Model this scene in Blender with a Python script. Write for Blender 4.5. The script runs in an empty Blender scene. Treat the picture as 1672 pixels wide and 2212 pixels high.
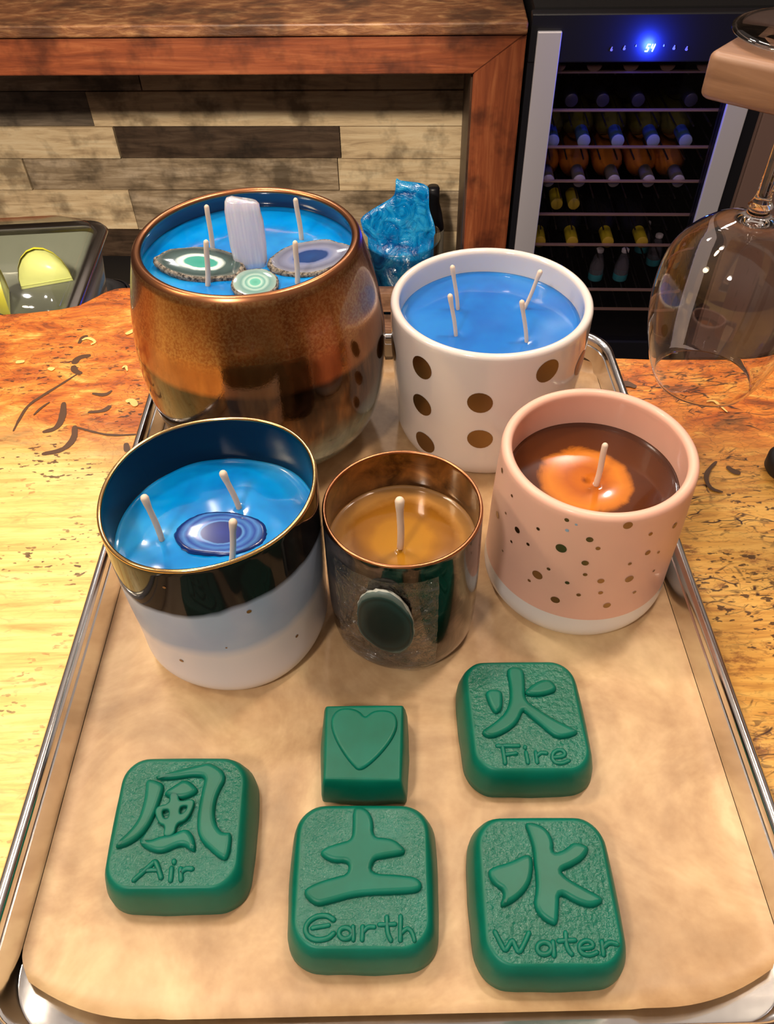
import bpy, bmesh, math, random
import numpy as np
from mathutils import Vector, Matrix, noise
from mathutils.geometry import tessellate_polygon
random.seed(7)
C = bpy.context.scene.collection
SC = bpy.context.scene
# ---------------------------------------------------------------- camera
IW, IH = 1672, 2212
PX, PY = IW/2, IH/2
v_dn = np.array([882-PX, -(2664-PY)], float)      # vanishing point of the verticals
v_fw = np.array([798-PX, -(-708-PY)], float)      # vanishing point of the tray's long sides
FPX = math.sqrt(-(v_dn @ v_fw))
_d = np.array([v_dn[0], v_dn[1], -FPX]); _d /= np.linalg.norm(_d)
_f = np.array([v_fw[0], v_fw[1], -FPX]); _f -= (_f @ _d)*_d; _f /= np.linalg.norm(_f)
RW = np.array([np.cross(_f, -_d), _f, -_d])       # world = RW @ cam
HC = 0.373                                        # lens height above the counter
cam_d = bpy.data.cameras.new('camera'); cam = bpy.data.objects.new('camera', cam_d); C.objects.link(cam)
cam_d.sensor_fit = 'HORIZONTAL'; cam_d.sensor_width = 36; cam_d.lens = FPX/IW*36
cam_d.clip_start = 0.01; cam_d.clip_end = 50
M = Matrix([list(r) for r in RW]).to_4x4(); M.translation = Vector((0, 0, HC)); cam.matrix_world = M
SC.camera = cam
# ---------------------------------------------------------------- world, lamps, exposure
SC.view_settings.view_transform = 'Standard'
try: SC.view_settings.look = 'None'
except Exception: pass
SC.view_settings.gamma = 1; SC.view_settings.use_curve_mapping = False
SC.view_settings.exposure = 0.0
wd = bpy.data.worlds.new('world'); SC.world = wd; wd.use_nodes = True
# a dim room all round with a paler ceiling
_w = wd.node_tree; _tc = _w.nodes.new('ShaderNodeTexCoord'); _sx = _w.nodes.new('ShaderNodeSeparateXYZ'); _rp = _w.nodes.new('ShaderNodeValToRGB')
_w.links.new(_tc.outputs['Generated'], _sx.inputs[0]); _w.links.new(_sx.outputs[2], _rp.inputs[0]); _w.links.new(_rp.outputs[0], _w.nodes['Background'].inputs[0])
_e = _rp.color_ramp.elements; _e[0].position = .0; _e[0].color = (.10, .06, .045, 1); _e[1].position = .75; _e[1].color = (.62, .50, .43, 1)
_w.nodes['Background'].inputs[1].default_value = 0.62
def lamp(name, loc, tgt, size, power, col):
    l = bpy.data.lights.new(name, 'AREA'); l.shape = 'DISK'; l.size = size; l.energy = power; l.color = col
    o = bpy.data.objects.new(name, l); C.objects.link(o); o.location = loc
    o.rotation_euler = (Vector(tgt)-Vector(loc)).to_track_quat('-Z', 'Y').to_euler(); return o
lamp('ceiling_lamp', (-.38, .62, 1.30), (0, .25, 0), .12, 5.2, (1, .86, .70))
lamp('ceiling_lamp', (.48, .70, 1.30), (.05, .3, 0), .10, 3.0, (1, .84, .66))
lamp('ceiling_lamp', (-.42, -.42, 1.05), (0, .5, -.2), .14, 6.5, (1, .90, .80))
lamp('ceiling_lamp', (-.55, .55, 1.25), (-.55, 1.9, -.45), .18, 4, (1, .78, .55))
for _x, _y, _z, _p in ((-.60, 1.42, 1.34, 3.4), (.03, 1.56, 1.30, 3.0), (.50, 1.70, 1.22, 1.8)): lamp('track_lamp', (_x, _y, _z), (_x*.3, .28, .05), .12, _p, (1, .93, .88))
_s = bpy.data.lights.new('track_spot', 'SPOT'); _s.energy = 190; _s.color = (1, .84, .66); _s.spot_size = math.radians(46); _s.spot_blend = .6; _s.shadow_soft_size = .06
_so = bpy.data.objects.new('track_spot', _s); C.objects.link(_so); _so.location = (-.45, .1, .78); _so.rotation_euler = (Vector((-.50, 2.2, -.55))-Vector((-.45, .1, .78))).to_track_quat('-Z', 'Y').to_euler()
lamp('ceiling_lamp', (.25, .45, 1.15), (.55, 1.8, -.45), .14, 8, (1, .80, .62))
lamp('ceiling_lamp', (-.9, .25, .9), (-.3, .3, 0), .2, 3.6, (1, .82, .55))

# ---------------------------------------------------------------- helpers
def ray(px, py): return RW @ np.array([px-PX, -(py-PY), -FPX])
def at(px, py, z):
    r = ray(px, py); s = (z-HC)/r[2]; return Vector((r[0]*s, r[1]*s, z))
def aty(px, py, y):
    r = ray(px, py); s = y/r[1]; return Vector((r[0]*s, y, HC+r[2]*s))
BA = math.radians(3.7); BU = np.array([math.cos(BA), -math.sin(BA)]); BN = np.array([math.sin(BA), math.cos(BA)]); BP = np.array([.31, 1.82])
def bg(px, py, v=0):
    r = ray(px, py); s = ((BP@BN)+v)/(r[:2]@BN); p = r*s
    return float((p[:2]-BP)@BU), HC+float(p[2])
def bw(u, v, z): q = BP+BU*u+BN*v; return Vector((q[0], q[1], z))

def sset(node, name, val):
    if name in node.inputs: node.inputs[name].default_value = val
class NT:
    def __init__(s, name):
        s.m = bpy.data.materials.new(name); s.m.use_nodes = True; s.t = s.m.node_tree; s.n = s.t.nodes
        s.b = s.n['Principled BSDF']; s.out = s.n['Material Output']
        s.tc = s.n.new('ShaderNodeTexCoord')
    def l(s, a, b): s.t.links.new(a, b)
    def map(s, sc=(1, 1, 1), rot=(0, 0, 0), loc=(0, 0, 0), src=None):
        n = s.n.new('ShaderNodeMapping'); n.inputs['Scale'].default_value = sc; n.inputs['Rotation'].default_value = rot; n.inputs['Location'].default_value = loc
        s.l(src or s.tc.outputs['Object'], n.inputs[0]); return n.outputs[0]
    def noise(s, vec, scale, detail=4, rough=.55, dist=0):
        n = s.n.new('ShaderNodeTexNoise'); s.l(vec, n.inputs['Vector']); n.inputs['Scale'].default_value = scale; n.inputs['Detail'].default_value = detail
        n.inputs['Roughness'].default_value = rough; n.inputs['Distortion'].default_value = dist; return n.outputs['Fac']
    def noisec(s, vec, scale, detail=3):
        n = s.n.new('ShaderNodeTexNoise'); s.l(vec, n.inputs['Vector']); n.inputs['Scale'].default_value = scale; n.inputs['Detail'].default_value = detail; return n.outputs['Color']
    def vor(s, vec, scale, feat='F1', rnd=1):
        n = s.n.new('ShaderNodeTexVoronoi'); n.feature = feat; s.l(vec, n.inputs['Vector']); n.inputs['Scale'].default_value = scale; n.inputs['Randomness'].default_value = rnd; return n.outputs['Distance']
    def ramp(s, fac, stops, interp='LINEAR'):
        n = s.n.new('ShaderNodeValToRGB'); n.color_ramp.interpolation = interp; s.l(fac, n.inputs[0]); e = n.color_ramp.elements
        while len(e) < len(stops): e.new(.5)
        for i, (p, c) in enumerate(stops): e[i].position = p; e[i].color = (c[0], c[1], c[2], 1) if not isinstance(c, (int, float)) else (c, c, c, 1)
        return n.outputs[0]
    def mix(s, fac, a, b, mode='MIX'):
        n = s.n.new('ShaderNodeMix'); n.data_type = 'RGBA'; n.blend_type = mode
        for idx, v in ((0, fac), (6, a), (7, b)):
            if hasattr(v, 'is_output'): s.l(v, n.inputs[idx])
            elif idx == 0: n.inputs[0].default_value = v
            else: n.inputs[idx].default_value = (v[0], v[1], v[2], 1)
        return n.outputs[2]
    def math(s, op, a, b=0.0, c=None):
        n = s.n.new('ShaderNodeMath'); n.operation = op
        for i, v in enumerate((a, b) if c is None else (a, b, c)):
            if hasattr(v, 'is_output'): s.l(v, n.inputs[i])
            else: n.inputs[i].default_value = v
        return n.outputs[0]
    def xyz(s, vec=None):
        n = s.n.new('ShaderNodeSeparateXYZ'); s.l(vec or s.tc.outputs['Object'], n.inputs[0]); return n.outputs
    def col(s, v): 
        if hasattr(v, 'is_output'): s.l(v, s.b.inputs['Base Color'])
        else: s.b.inputs['Base Color'].default_value = (v[0], v[1], v[2], 1)
    def set(s, **k):
        for a, v in k.items(): 
            nm = {'rough': 'Roughness', 'metal': 'Metallic', 'trans': 'Transmission Weight', 'ior': 'IOR', 'sss': 'Subsurface Weight', 'sscale': 'Subsurface Scale', 'coat': 'Coat Weight', 'coatr': 'Coat Roughness', 'spec': 'Specular IOR Level', 'alpha': 'Alpha', 'emit': 'Emission Strength'}[a]
            if hasattr(v, 'is_output'): s.l(v, s.b.inputs[nm])
            else: s.b.inputs[nm].default_value = v
        return s
    def bump(s, h, strength=.3, dist=.001):
        n = s.n.new('ShaderNodeBump'); n.inputs['Strength'].default_value = strength; n.inputs['Distance'].default_value = dist
        s.l(h, n.inputs['Height']); s.l(n.outputs[0], s.b.inputs['Normal']); return s
def plain(name, c, rough=.5, metal=0, **k):
    t = NT(name); t.col(c); t.set(rough=rough, metal=metal, **k)
    nz = t.noise(t.map((1, 1, 1)), 60, 3); t.bump(nz, .06, .0006); return t.m
def clearmat(name, tint, op, rough=.05):
    """thin clear plastic / window glass: see-through with a glossy film"""
    t = NT(name); t.n.remove(t.b)
    tr = t.n.new('ShaderNodeBsdfTransparent'); tr.inputs[0].default_value = (*tint, 1)
    gl = t.n.new('ShaderNodeBsdfGlossy'); gl.inputs['Roughness'].default_value = rough
    fr = t.n.new('ShaderNodeFresnel'); fr.inputs[0].default_value = 1.45
    ge = t.n.new('ShaderNodeNewGeometry'); ad = t.math('MULTIPLY', t.math('ADD', fr.outputs[0], op), t.math('SUBTRACT', 1.0, ge.outputs['Backfacing']))
    mx = t.n.new('ShaderNodeMixShader'); t.l(ad, mx.inputs[0]); t.l(tr.outputs[0], mx.inputs[1]); t.l(gl.outputs[0], mx.inputs[2])
    t.l(mx.outputs[0], t.out.inputs[0])
    return t.m, gl, t

def mesh(name, V, F, mats=(), parent=None, smooth=True, mi=None, loc=None, sharp=None):
    me = bpy.data.meshes.new(name); me.from_pydata([tuple(v) for v in V], [], F); me.update()
    for m in (mats if isinstance(mats, (list, tuple)) else [mats]): me.materials.append(m)
    if mi: me.polygons.foreach_set('material_index', mi)
    bm = bmesh.new(); bm.from_mesh(me); bmesh.ops.recalc_face_normals(bm, faces=bm.faces); bm.to_mesh(me); bm.free()
    me.polygons.foreach_set('use_smooth', [smooth]*len(me.polygons))
    if smooth and sharp: 
        try: me.set_sharp_from_angle(angle=math.radians(sharp))
        except Exception: pass
    o = bpy.data.objects.new(name, me); C.objects.link(o)
    if parent: o.parent = parent
    if loc is not None: o.location = loc
    return o
def tag(o, label=None, cat=None, group=None, kind=None):
    if label: o['label'] = label
    if cat: o['category'] = cat
    if group: o['group'] = group
    if kind: o['kind'] = kind
    return o
def thing(name, loc, label=None, cat=None, group=None, rz=0, kind=None):
    o = bpy.data.objects.new(name, None); C.objects.link(o); o.location = loc; o.rotation_euler = (0, 0, rz); o.empty_display_size = .02
    return tag(o, label, cat, group, kind)
def boxg(V, F, x0, x1, y0, y1, z0, z1):
    b = len(V); V += [(x0, y0, z0), (x1, y0, z0), (x1, y1, z0), (x0, y1, z0), (x0, y0, z1), (x1, y0, z1), (x1, y1, z1), (x0, y1, z1)]
    F += [(b, b+3, b+2, b+1), (b+4, b+5, b+6, b+7), (b, b+1, b+5, b+4), (b+1, b+2, b+6, b+5), (b+2, b+3, b+7, b+6), (b+3, b, b+4, b+7)]
def bbox(name, x0, x1, y0, y1, z0, z1, mat, parent=None, bev=.002, seg=2):
    V, F = [], []; boxg(V, F, x0, x1, y0, y1, z0, z1)
    o = mesh(name, V, F, mat, parent, smooth=False)
    if bev:
        bm = bmesh.new(); bm.from_mesh(o.data); bmesh.ops.bevel(bm, geom=bm.edges[:], offset=bev, segments=seg, affect='EDGES', profile=.5); bm.to_mesh(o.data); bm.free()
    return o
def spline(us, rs):
    n = len(us); us = np.array(us, float); rs = np.array(rs, float); A = np.zeros((n, n)); b = np.zeros(n); A[0, 0] = A[-1, -1] = 1; h = np.diff(us)
    for i in range(1, n-1):
        A[i, i-1] = h[i-1]; A[i, i] = 2*(h[i-1]+h[i]); A[i, i+1] = h[i]; b[i] = 6*((rs[i+1]-rs[i])/h[i]-(rs[i]-rs[i-1])/h[i-1])
    m = np.linalg.solve(A, b)
    def f(u):
        i = int(min(max(np.searchsorted(us, u)-1, 0), n-2)); t = u-us[i]; T = us[i+1]-u; H = h[i]
        return (m[i]*T**3+m[i+1]*t**3)/(6*H)+(rs[i]/H-m[i]*H/6)*T+(rs[i+1]/H-m[i+1]*H/6)*t
    return f
def lathe_vf(prof, seg=96, fn=None, cap0=True, cap1=True):
    """prof: list of (r, z); r<=0 closes to a point"""
    V, F, rings = [], [], []
    for r, z in prof:
        if r <= 1e-7: V.append((0, 0, z)); rings.append([len(V)-1])
        else:
            b = len(V); rings.append(list(range(b, b+seg)))
            for k in range(seg):
                a = 2*math.pi*k/seg; p = (r*math.cos(a), r*math.sin(a), z)
                V.append(fn(p, a) if fn else p)
    for a, b in zip(rings[:-1], rings[1:]):
        if len(a) == 1 and len(b) == 1: continue
        for k in range(seg):
            k2 = (k+1) % seg
            if len(a) == 1: F.append((a[0], b[k], b[k2]))
            elif len(b) == 1: F.append((a[k], a[k2], b[0]))
            else: F.append((a[k], a[k2], b[k2], b[k]))
    return V, F
def tube_vf(pts, rad, seg=10, V=None, F=None):
    """tube along pts; rad number or list; rounded ends"""
    V = [] if V is None else V; F = [] if F is None else F
    P = [Vector(p) for p in pts]; R = rad if isinstance(rad, (list, tuple)) else [rad]*len(P)
    T = [(P[min(i+1, len(P)-1)]-P[max(i-1, 0)]).normalized() for i in range(len(P))]
    Q = []; 
    Q.append((P[0]-T[0]*R[0]*.9, T[0], R[0]*.35)); Q.append((P[0]-T[0]*R[0]*.5, T[0], R[0]*.8))
    Q += list(zip(P, T, R)); Q.append((P[-1]+T[-1]*R[-1]*.5, T[-1], R[-1]*.8)); Q.append((P[-1]+T[-1]*R[-1]*.9, T[-1], R[-1]*.35))
    up = Vector((0, 0, 1)) if abs(T[0].z) < .9 else Vector((0, 1, 0)); rings = []
    for p, t, r in Q:
        x = up.cross(t).normalized(); y = t.cross(x); up = y if abs(y.dot(up)) > .2 else up
        b = len(V); rings.append(b)
        for k in range(seg): a = 2*math.pi*k/seg; V.append(tuple(p+x*r*math.cos(a)+y*r*math.sin(a)))
    for a, b in zip(rings[:-1], rings[1:]):
        for k in range(seg): k2 = (k+1) % seg; F.append((a+k, a+k2, b+k2, b+k))
    F.append(tuple(range(rings[0], rings[0]+seg))[::-1]); F.append(tuple(range(rings[-1], rings[-1]+seg)))
    return V, F
def chaikin(P, n=2, closed=True):
    for _ in range(n):
        Q = []; m = len(P)
        for i in range(m if closed else m-1):
            a, b = P[i], P[(i+1) % m]; Q.append((a[0]*.75+b[0]*.25, a[1]*.75+b[1]*.25)); Q.append((a[0]*.25+b[0]*.75, a[1]*.25+b[1]*.75))
        if not closed: Q = [P[0]]+Q+[P[-1]]
        P = Q
    return P
def fill_curve(name, polys, ext, bev, off=None, res=3):
    """filled 2-D outlines with holes, thickened and bevelled, returned as mesh data"""
    cu = bpy.data.curves.new(name, 'CURVE'); cu.dimensions = '2D'; cu.fill_mode = 'BOTH'; cu.extrude = ext; cu.bevel_depth = bev; cu.bevel_resolution = res
    cu.offset = -bev if off is None else off
    for P in polys:
        s = cu.splines.new('POLY'); s.points.add(len(P)-1); s.use_cyclic_u = True
        for i, p in enumerate(P): s.points[i].co = (p[0], p[1], 0, 1)
    ob = bpy.data.objects.new(name, cu); C.objects.link(ob); dg = bpy.context.evaluated_depsgraph_get(); dg.update()
    me = bpy.data.meshes.new_from_object(ob.evaluated_get(dg)); bpy.data.objects.remove(ob); bpy.data.curves.remove(cu)
    return me
def from_me(name, me, mat, parent=None, loc=(0, 0, 0), smooth=True, sharp=50):
    me.materials.clear(); me.materials.append(mat); me.polygons.foreach_set('use_smooth', [smooth]*len(me.polygons))
    if smooth and sharp:
        try: me.set_sharp_from_angle(angle=math.radians(sharp))
        except Exception: pass
    o = bpy.data.objects.new(name, me); C.objects.link(o); o.location = loc
    if parent: o.parent = parent
    return o

# ---------------------------------------------------------------- materials
def m_counter():
    t = NT('weathered_wood'); x = t.xyz()
    v1 = t.map((1, 1, 1)); warp = t.noisec(v1, 14, 3)
    vw = t.mix(.06, t.map((6, 24, 9)), warp, 'ADD'); vw = t.mix(.5, vw, t.mix(1.0, warp, (1, 1, 1), 'MULTIPLY'), 'ADD')
    big = t.noise(v1, 5.5, 5, .6, .6); grain = t.noise(t.map((3, 34, 3)), 5, 6, .65, .8); blot = t.noise(t.map((12, 26, 12)), 2.2, 5, .65, .5)
    cream = t.ramp(grain, [(.25, (.70, .36, .10)), (.45, (.93, .62, .19)), (.62, (.98, .74, .28)), (.8, (.95, .60, .24))])
    tan = t.ramp(grain, [(.25, (.34, .12, .025)), (.45, (.72, .36, .07)), (.6, (.85, .50, .12)), (.8, (.55, .24, .05))])
    orange = t.ramp(blot, [(.3, (.16, .035, .008)), (.43, (.52, .12, .012)), (.56, (.74, .24, .03)), (.68, (.90, .50, .11)), (.8, (.95, .66, .25))])
    # the paint changes to the darker stain toward the live edge, and is older right of the tray
    s = t.math('ADD', x[1], t.math('MULTIPLY', t.math('SUBTRACT', big, .5), .30))
    fo = t.n.new('ShaderNodeMapRange'); t.l(s, fo.inputs[0]); fo.inputs[1].default_value = .36; fo.inputs[2].default_value = .46
    fr = t.n.new('ShaderNodeMapRange'); t.l(x[0], fr.inputs[0]); fr.inputs[1].default_value = -.05; fr.inputs[2].default_value = .1
    base = t.mix(fr.outputs[0], cream, tan); base = t.mix(fo.outputs[0], base, orange)
    ed = t.vor(vw, 5.6, 'DISTANCE_TO_EDGE'); ed2 = t.vor(vw, 15, 'DISTANCE_TO_EDGE')
    amt = t.ramp(t.noise(t.map((5, 9, 5), loc=(3, 1, 0)), 2.2, 4, .6), [(.44, 0.0), (.56, 1.0)])
    brk = t.ramp(t.noise(t.map((16, 60, 16), loc=(2, 5, 1)), 3.0, 3, .6), [(.44, 0.0), (.54, 1.0)]); amt = t.math('MULTIPLY', amt, brk)
    amt = t.math('MULTIPLY', amt, t.math('ADD', t.math('MULTIPLY', fr.outputs[0], .85), .18))
    cr = t.math('MULTIPLY', t.ramp(ed, [(.02, 1.0), (.055, 0.0)]), amt)
    cr2 = t.math('MULTIPLY', t.ramp(ed2, [(.02, .85), (.07, 0.0)]), t.math('MAXIMUM', t.math('MULTIPLY', amt, .7), t.math('MULTIPLY', fo.outputs[0], .45)))
    sp = t.ramp(t.noise(t.map((60, 130, 60)), 2.6, 2, .5), [(.60, 0.0), (.64, 1.0)])
    pat = t.math('MULTIPLY', t.ramp(t.noise(t.map((9, 22, 9), loc=(5, 2, 0)), 2.6, 6, .75), [(.56, 0.0), (.64, .85)]), fr.outputs[0])
    stk = t.ramp(t.noise(t.map((4, 60, 4), loc=(1, 7, 0)), 4, 5, .7), [(.60, 0.0), (.70, .55)])
    base = t.mix(stk, base, (.62, .20, .06)); base = t.mix(pat, base, (.26, .085, .02))
    spm = t.math('MULTIPLY', sp, t.ramp(t.noise(v1, 16, 3), [(.44, 0.0), (.56, .9)]))
    dk = t.math('MAXIMUM', t.math('MAXIMUM', cr, cr2), spm)
    t.col(t.mix(dk, base, (.055, .018, .006))); t.set(rough=.34, coat=.35, coatr=.12)
    t.bump(t.math('SUBTRACT', grain, t.math('MULTIPLY', dk, .8)), .25, .0008); return t.m
M_COUNTER = m_counter()
M_STROKE = plain('brown_brush_paint', (.10, .045, .018), .35); M_LSTROKE = plain('yellow_brush_paint', (.88, .60, .20), .35)
def m_metal(name, c, rough, sc=(1, 1, 1), bump=.03):
    t = NT(name); n = t.noise(t.map(sc), 30, 4); t.col(t.ramp(n, [(.3, tuple(k*.88 for k in c)), (.7, c)])); t.set(metal=1, rough=rough); t.bump(n, bump, .001); return t.m
M_ALU = m_metal('polished_aluminium', (.80, .78, .76), .13, (1, 1, 1), .12)
M_GOLD = m_metal('gold_lustre', (.30, .19, .09), .34)
M_GOLDRIM = m_metal('gold_rim_lustre', (.75, .48, .2), .18)
def m_paper():
    t = NT('parchment_paper'); a = t.noise(t.map((1, 1, 1)), 13, 5, .62, .7); b = t.noise(t.map((1, 1, 1)), 90, 4, .6)
    c = t.ramp(a, [(.32, (.34, .19, .085)), (.45, (.46, .27, .125)), (.54, (.57, .355, .175)), (.66, (.76, .54, .28))]); c = t.mix(.22, c, t.ramp(b, [(.35, (.42, .26, .13)), (.65, (.74, .53, .31))]), 'MIX')  # contact patches of the paper, with caustic-like light blotches painted into the mottle
    t.col(c); t.set(rough=.48, coat=.12, coatr=.35); t.bump(a, .25, .0012); return t.m
M_PAPER = m_paper()
def m_soap(name, grain):
    t = NT(name); n = t.noise(t.map((1, 1, 1)), 35, 3)
    t.col(t.ramp(n, [(.3, (.0, .115, .068)), (.7, (.0, .150, .100))])); t.set(rough=.40, sss=.35, sscale=.006, coat=.0, coatr=.3, spec=.28)
    t.b.inputs['Subsurface Radius'].default_value = (.15, 1, .6)
    g = t.noise(t.map((1, 1, 1)), 420, 3, .6)
    t.bump(g if grain else n, .85 if grain else .15, .0011 if grain else .001)
    if grain: t.set(rough=.27, spec=.45)
    return t.m
M_SOAP = m_soap('green_glycerin', False); M_SOAPG = m_soap('green_glycerin_grainy', True)
def m_wax(name, cols, scale, sw=0, sss=.25, sr=(.1, .4, 1), rough=.16):
    t = NT(name); n = t.noise(t.map((1, 1, 1)), scale, 3, .5, .4); t.col(t.ramp(n, [(.3, cols[0]), (.5, cols[1]), (.72, cols[2])]))
    t.set(rough=rough, sss=sss, sscale=.006, coat=1, coatr=.05); t.b.inputs['Subsurface Radius'].default_value = sr
    t.bump(t.noise(t.map((1, 1, 1)), 25, 2), .10, .002); return t.m
M_WAXB = m_wax('bright_blue_wax', [(.0, .17, .58), (.0, .26, .74), (.02, .36, .80)], 22)
M_WAXR = m_wax('royal_blue_wax', [(.0, .12, .50), (.0, .17, .60), (.01, .23, .68)], 18)
M_WAXT = m_wax('azure_wax', [(.0, .16, .52), (.0, .27, .72), (.05, .40, .82)], 20)
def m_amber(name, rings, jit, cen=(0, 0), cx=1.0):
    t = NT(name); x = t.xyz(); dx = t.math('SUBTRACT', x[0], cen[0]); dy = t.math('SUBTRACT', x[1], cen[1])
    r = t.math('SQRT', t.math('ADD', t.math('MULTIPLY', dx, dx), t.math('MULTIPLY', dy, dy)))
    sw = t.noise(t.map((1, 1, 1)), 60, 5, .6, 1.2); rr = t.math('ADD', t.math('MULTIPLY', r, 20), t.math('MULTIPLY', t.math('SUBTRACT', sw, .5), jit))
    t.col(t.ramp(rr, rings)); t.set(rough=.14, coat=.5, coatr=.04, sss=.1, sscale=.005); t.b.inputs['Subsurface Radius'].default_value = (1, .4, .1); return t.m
M_WAXO = m_amber('amber_wax_painted_refraction', [(0, (.16, .03, .004)), (.07, (.50, .13, .01)), (.20, (.42, .10, .008)), (.38, (.62, .19, .012)), (.46, (.50, .15, .01)), (.52, (.085, .02, .003)), (1, (.05, .012, .003))], .16, (-.004, -.0))  # refracted light painted into the wax colour: bright orange rings, dark outside
M_WAXH = m_amber('honey_wax', [(0, (.42, .19, .01)), (.28, (.40, .17, .01)), (.36, (.30, .12, .008)), (.52, (.24, .09, .008)), (.62, (.42, .20, .05)), (.74, (.30, .15, .05))], .14)
M_WICK = plain('cotton_wick', (.80, .64, .50), .7)
def m_copper():
    t = NT('copper_lustre_glaze'); x = t.xyz(); n = t.noise(t.map((1, 1, 1)), 9, 5, .6, .8); f = t.noise(t.map((1, 1, 1)), 620, 3, .6); st = t.noise(t.map((30, 30, 7)), 1.3, 4, .6)
    zz = t.math('ADD', x[2], t.math('MULTIPLY', t.math('SUBTRACT', n, .5), .05)); zz = t.math('SUBTRACT', zz, t.math('MULTIPLY', x[0], .42))
    low = t.n.new('ShaderNodeMapRange'); t.l(zz, low.inputs[0]); low.inputs[1].default_value = .014; low.inputs[2].default_value = .032
    brown = t.mix(t.ramp(t.math('ADD', x[2], t.math('MULTIPLY', t.math('SUBTRACT', n, .5), .006)), [(.086, 0.0), (.090, 1.0)]), t.ramp(st, [(.38, (.010, .005, .003)), (.52, (.05, .022, .009)), (.66, (.24, .12, .045))]), t.ramp(st, [(.3, (.20, .065, .016)), (.5, (.30, .11, .03)), (.7, (.42, .19, .06))]))  # dark belly colour paints in the reflection of the darker cups
    teal = t.ramp(st, [(.3, (.07, .14, .13)), (.7, (.30, .40, .37))])
    c = t.mix(low.outputs[0], teal, brown)
    spk = t.math('MULTIPLY', t.ramp(f, [(.42, 0.0), (.60, 1.0)]), t.ramp(x[2], [(.102, 0.0), (.109, 1.0)]))
    t.col(t.mix(t.math('MULTIPLY', spk, .35), c, (.60, .38, .15)))
    t.set(metal=t.math('ADD', t.math('MULTIPLY', low.outputs[0], .55), .35), rough=t.ramp(x[2], [(.106, .09), (.109, .30)]), coat=.6, coatr=.06)
    t.bump(f, .10, .0006); return t.m
M_COPPER = m_copper(); M_COPRIM = m_metal('copper_rim_glaze', (.48, .20, .09), .28); M_NAVY = plain('navy_glaze', (.012, .016, .06), .10, coat=1, coatr=.03)
def m_ceramic(name, c, rough=.12, coat=.8):
    t = NT(name); n = t.noise(t.map((1, 1, 1)), 20, 3); t.col(t.ramp(n, [(.3, tuple(k*.95 for k in c)), (.7, c)])); t.set(rough=rough, coat=coat, coatr=.06, sss=.05, sscale=.004); return t.m
M_WHITE = m_ceramic('white_glossy_ceramic', (.80, .73, .69)); M_PINK = m_ceramic('pink_matt_ceramic', (.86, .50, .38), .42, .1); M_WHITEB = m_ceramic('white_base_glaze', (.82, .78, .76), .25, .4)
M_BLACKG = plain('black_glaze', (.010, .008, .012), .06, coat=1, coatr=.02)
M_INK = NT('deep_blue_glaze'); M_INK.col((.001, .010, .030)); M_INK.set(rough=.22, coat=.0, spec=.3); M_INK = M_INK.m
def m_bluecup():
    t = NT('banded_blue_glaze'); x = t.xyz(); n = t.noise(t.map((1, 1, 1)), 22, 3)
    z = t.math('ADD', x[2], t.math('MULTIPLY', t.math('SUBTRACT', n, .5), .012))
    a = t.math('SUBTRACT', z, t.math('MULTIPLY', x[0], .06)); b = t.math('SUBTRACT', z, t.math('MULTIPLY', x[0], .06))
    c = t.mix(t.ramp(b, [(.0425, 0.0), (.0437, 1.0)]), (.80, .76, .80), t.ramp(n, [(.3, (.36, .45, .66)), (.7, (.46, .56, .74))]))
    k = t.ramp(a, [(.0765, 0.0), (.0772, 1.0)])
    t.col(t.mix(k, c, (.010, .009, .010))); t.set(rough=t.math('SUBTRACT', .24, t.math('MULTIPLY', k, .18)), coat=.0, coatr=.05, spec=t.math('SUBTRACT', .5, t.math('MULTIPLY', k, .32))); return t.m
M_BLUECUP = m_bluecup()
def m_mercury(name, dark, light, lo, hi, sc, rough=.14):
    t = NT(name); a = t.noise(t.map((1, 1, 1)), sc, 6, .68, 1.0); t.col(t.ramp(a, [(lo, dark), (hi, light)])); t.set(metal=.75, rough=rough, coat=.7, coatr=.04); t.bump(a, .12, .001); return t.m
M_MERC = m_mercury('mottled_mirror_glass', (.012, .006, .005), (.20, .15, .13), .47, .66, 46); M_MERCIN = m_mercury('mottled_amber_glass', (.05, .02, .006), (.32, .17, .06), .36, .66, 50, .22)
def m_agate(name, a, b, stops, nz=.12, sc=55, rough=.12, coat=1):
    t = NT(name); x = t.xyz(); u = t.math('DIVIDE', x[0], a); v = t.math('DIVIDE', x[1], b)
    r = t.math('SQRT', t.math('ADD', t.math('MULTIPLY', u, u), t.math('MULTIPLY', v, v))); n = t.noise(t.map((1, 1, 1)), sc, 4, .6, .5)
    r = t.math('ADD', r, t.math('MULTIPLY', t.math('SUBTRACT', n, .5), nz*4)); t.col(t.ramp(r, stops)); t.set(rough=rough, coat=coat, coatr=.03, sss=.1, sscale=.003); return t.m
def m_rind():
    t = NT('rough_agate_rind'); n = t.noise(t.map((1, 1, 1)), 500, 4, .6); t.col(t.ramp(n, [(.38, (.04, .035, .03)), (.62, (.40, .34, .27))])); t.set(rough=.7); t.bump(n, 1, .0015); return t.m
M_RIND = m_rind()
M_SEL = NT('selenite'); _n = M_SEL.noise(M_SEL.map((700, 700, 30)), 1.0, 3); M_SEL.col(M_SEL.ramp(_n, [(.35, (.74, .74, .88)), (.65, (.92, .90, .97))])); M_SEL.set(rough=.2, trans=.35, coat=.8, sss=.4, sscale=.01); M_SEL.bump(_n, .3, .0008); M_SEL = M_SEL.m
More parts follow.
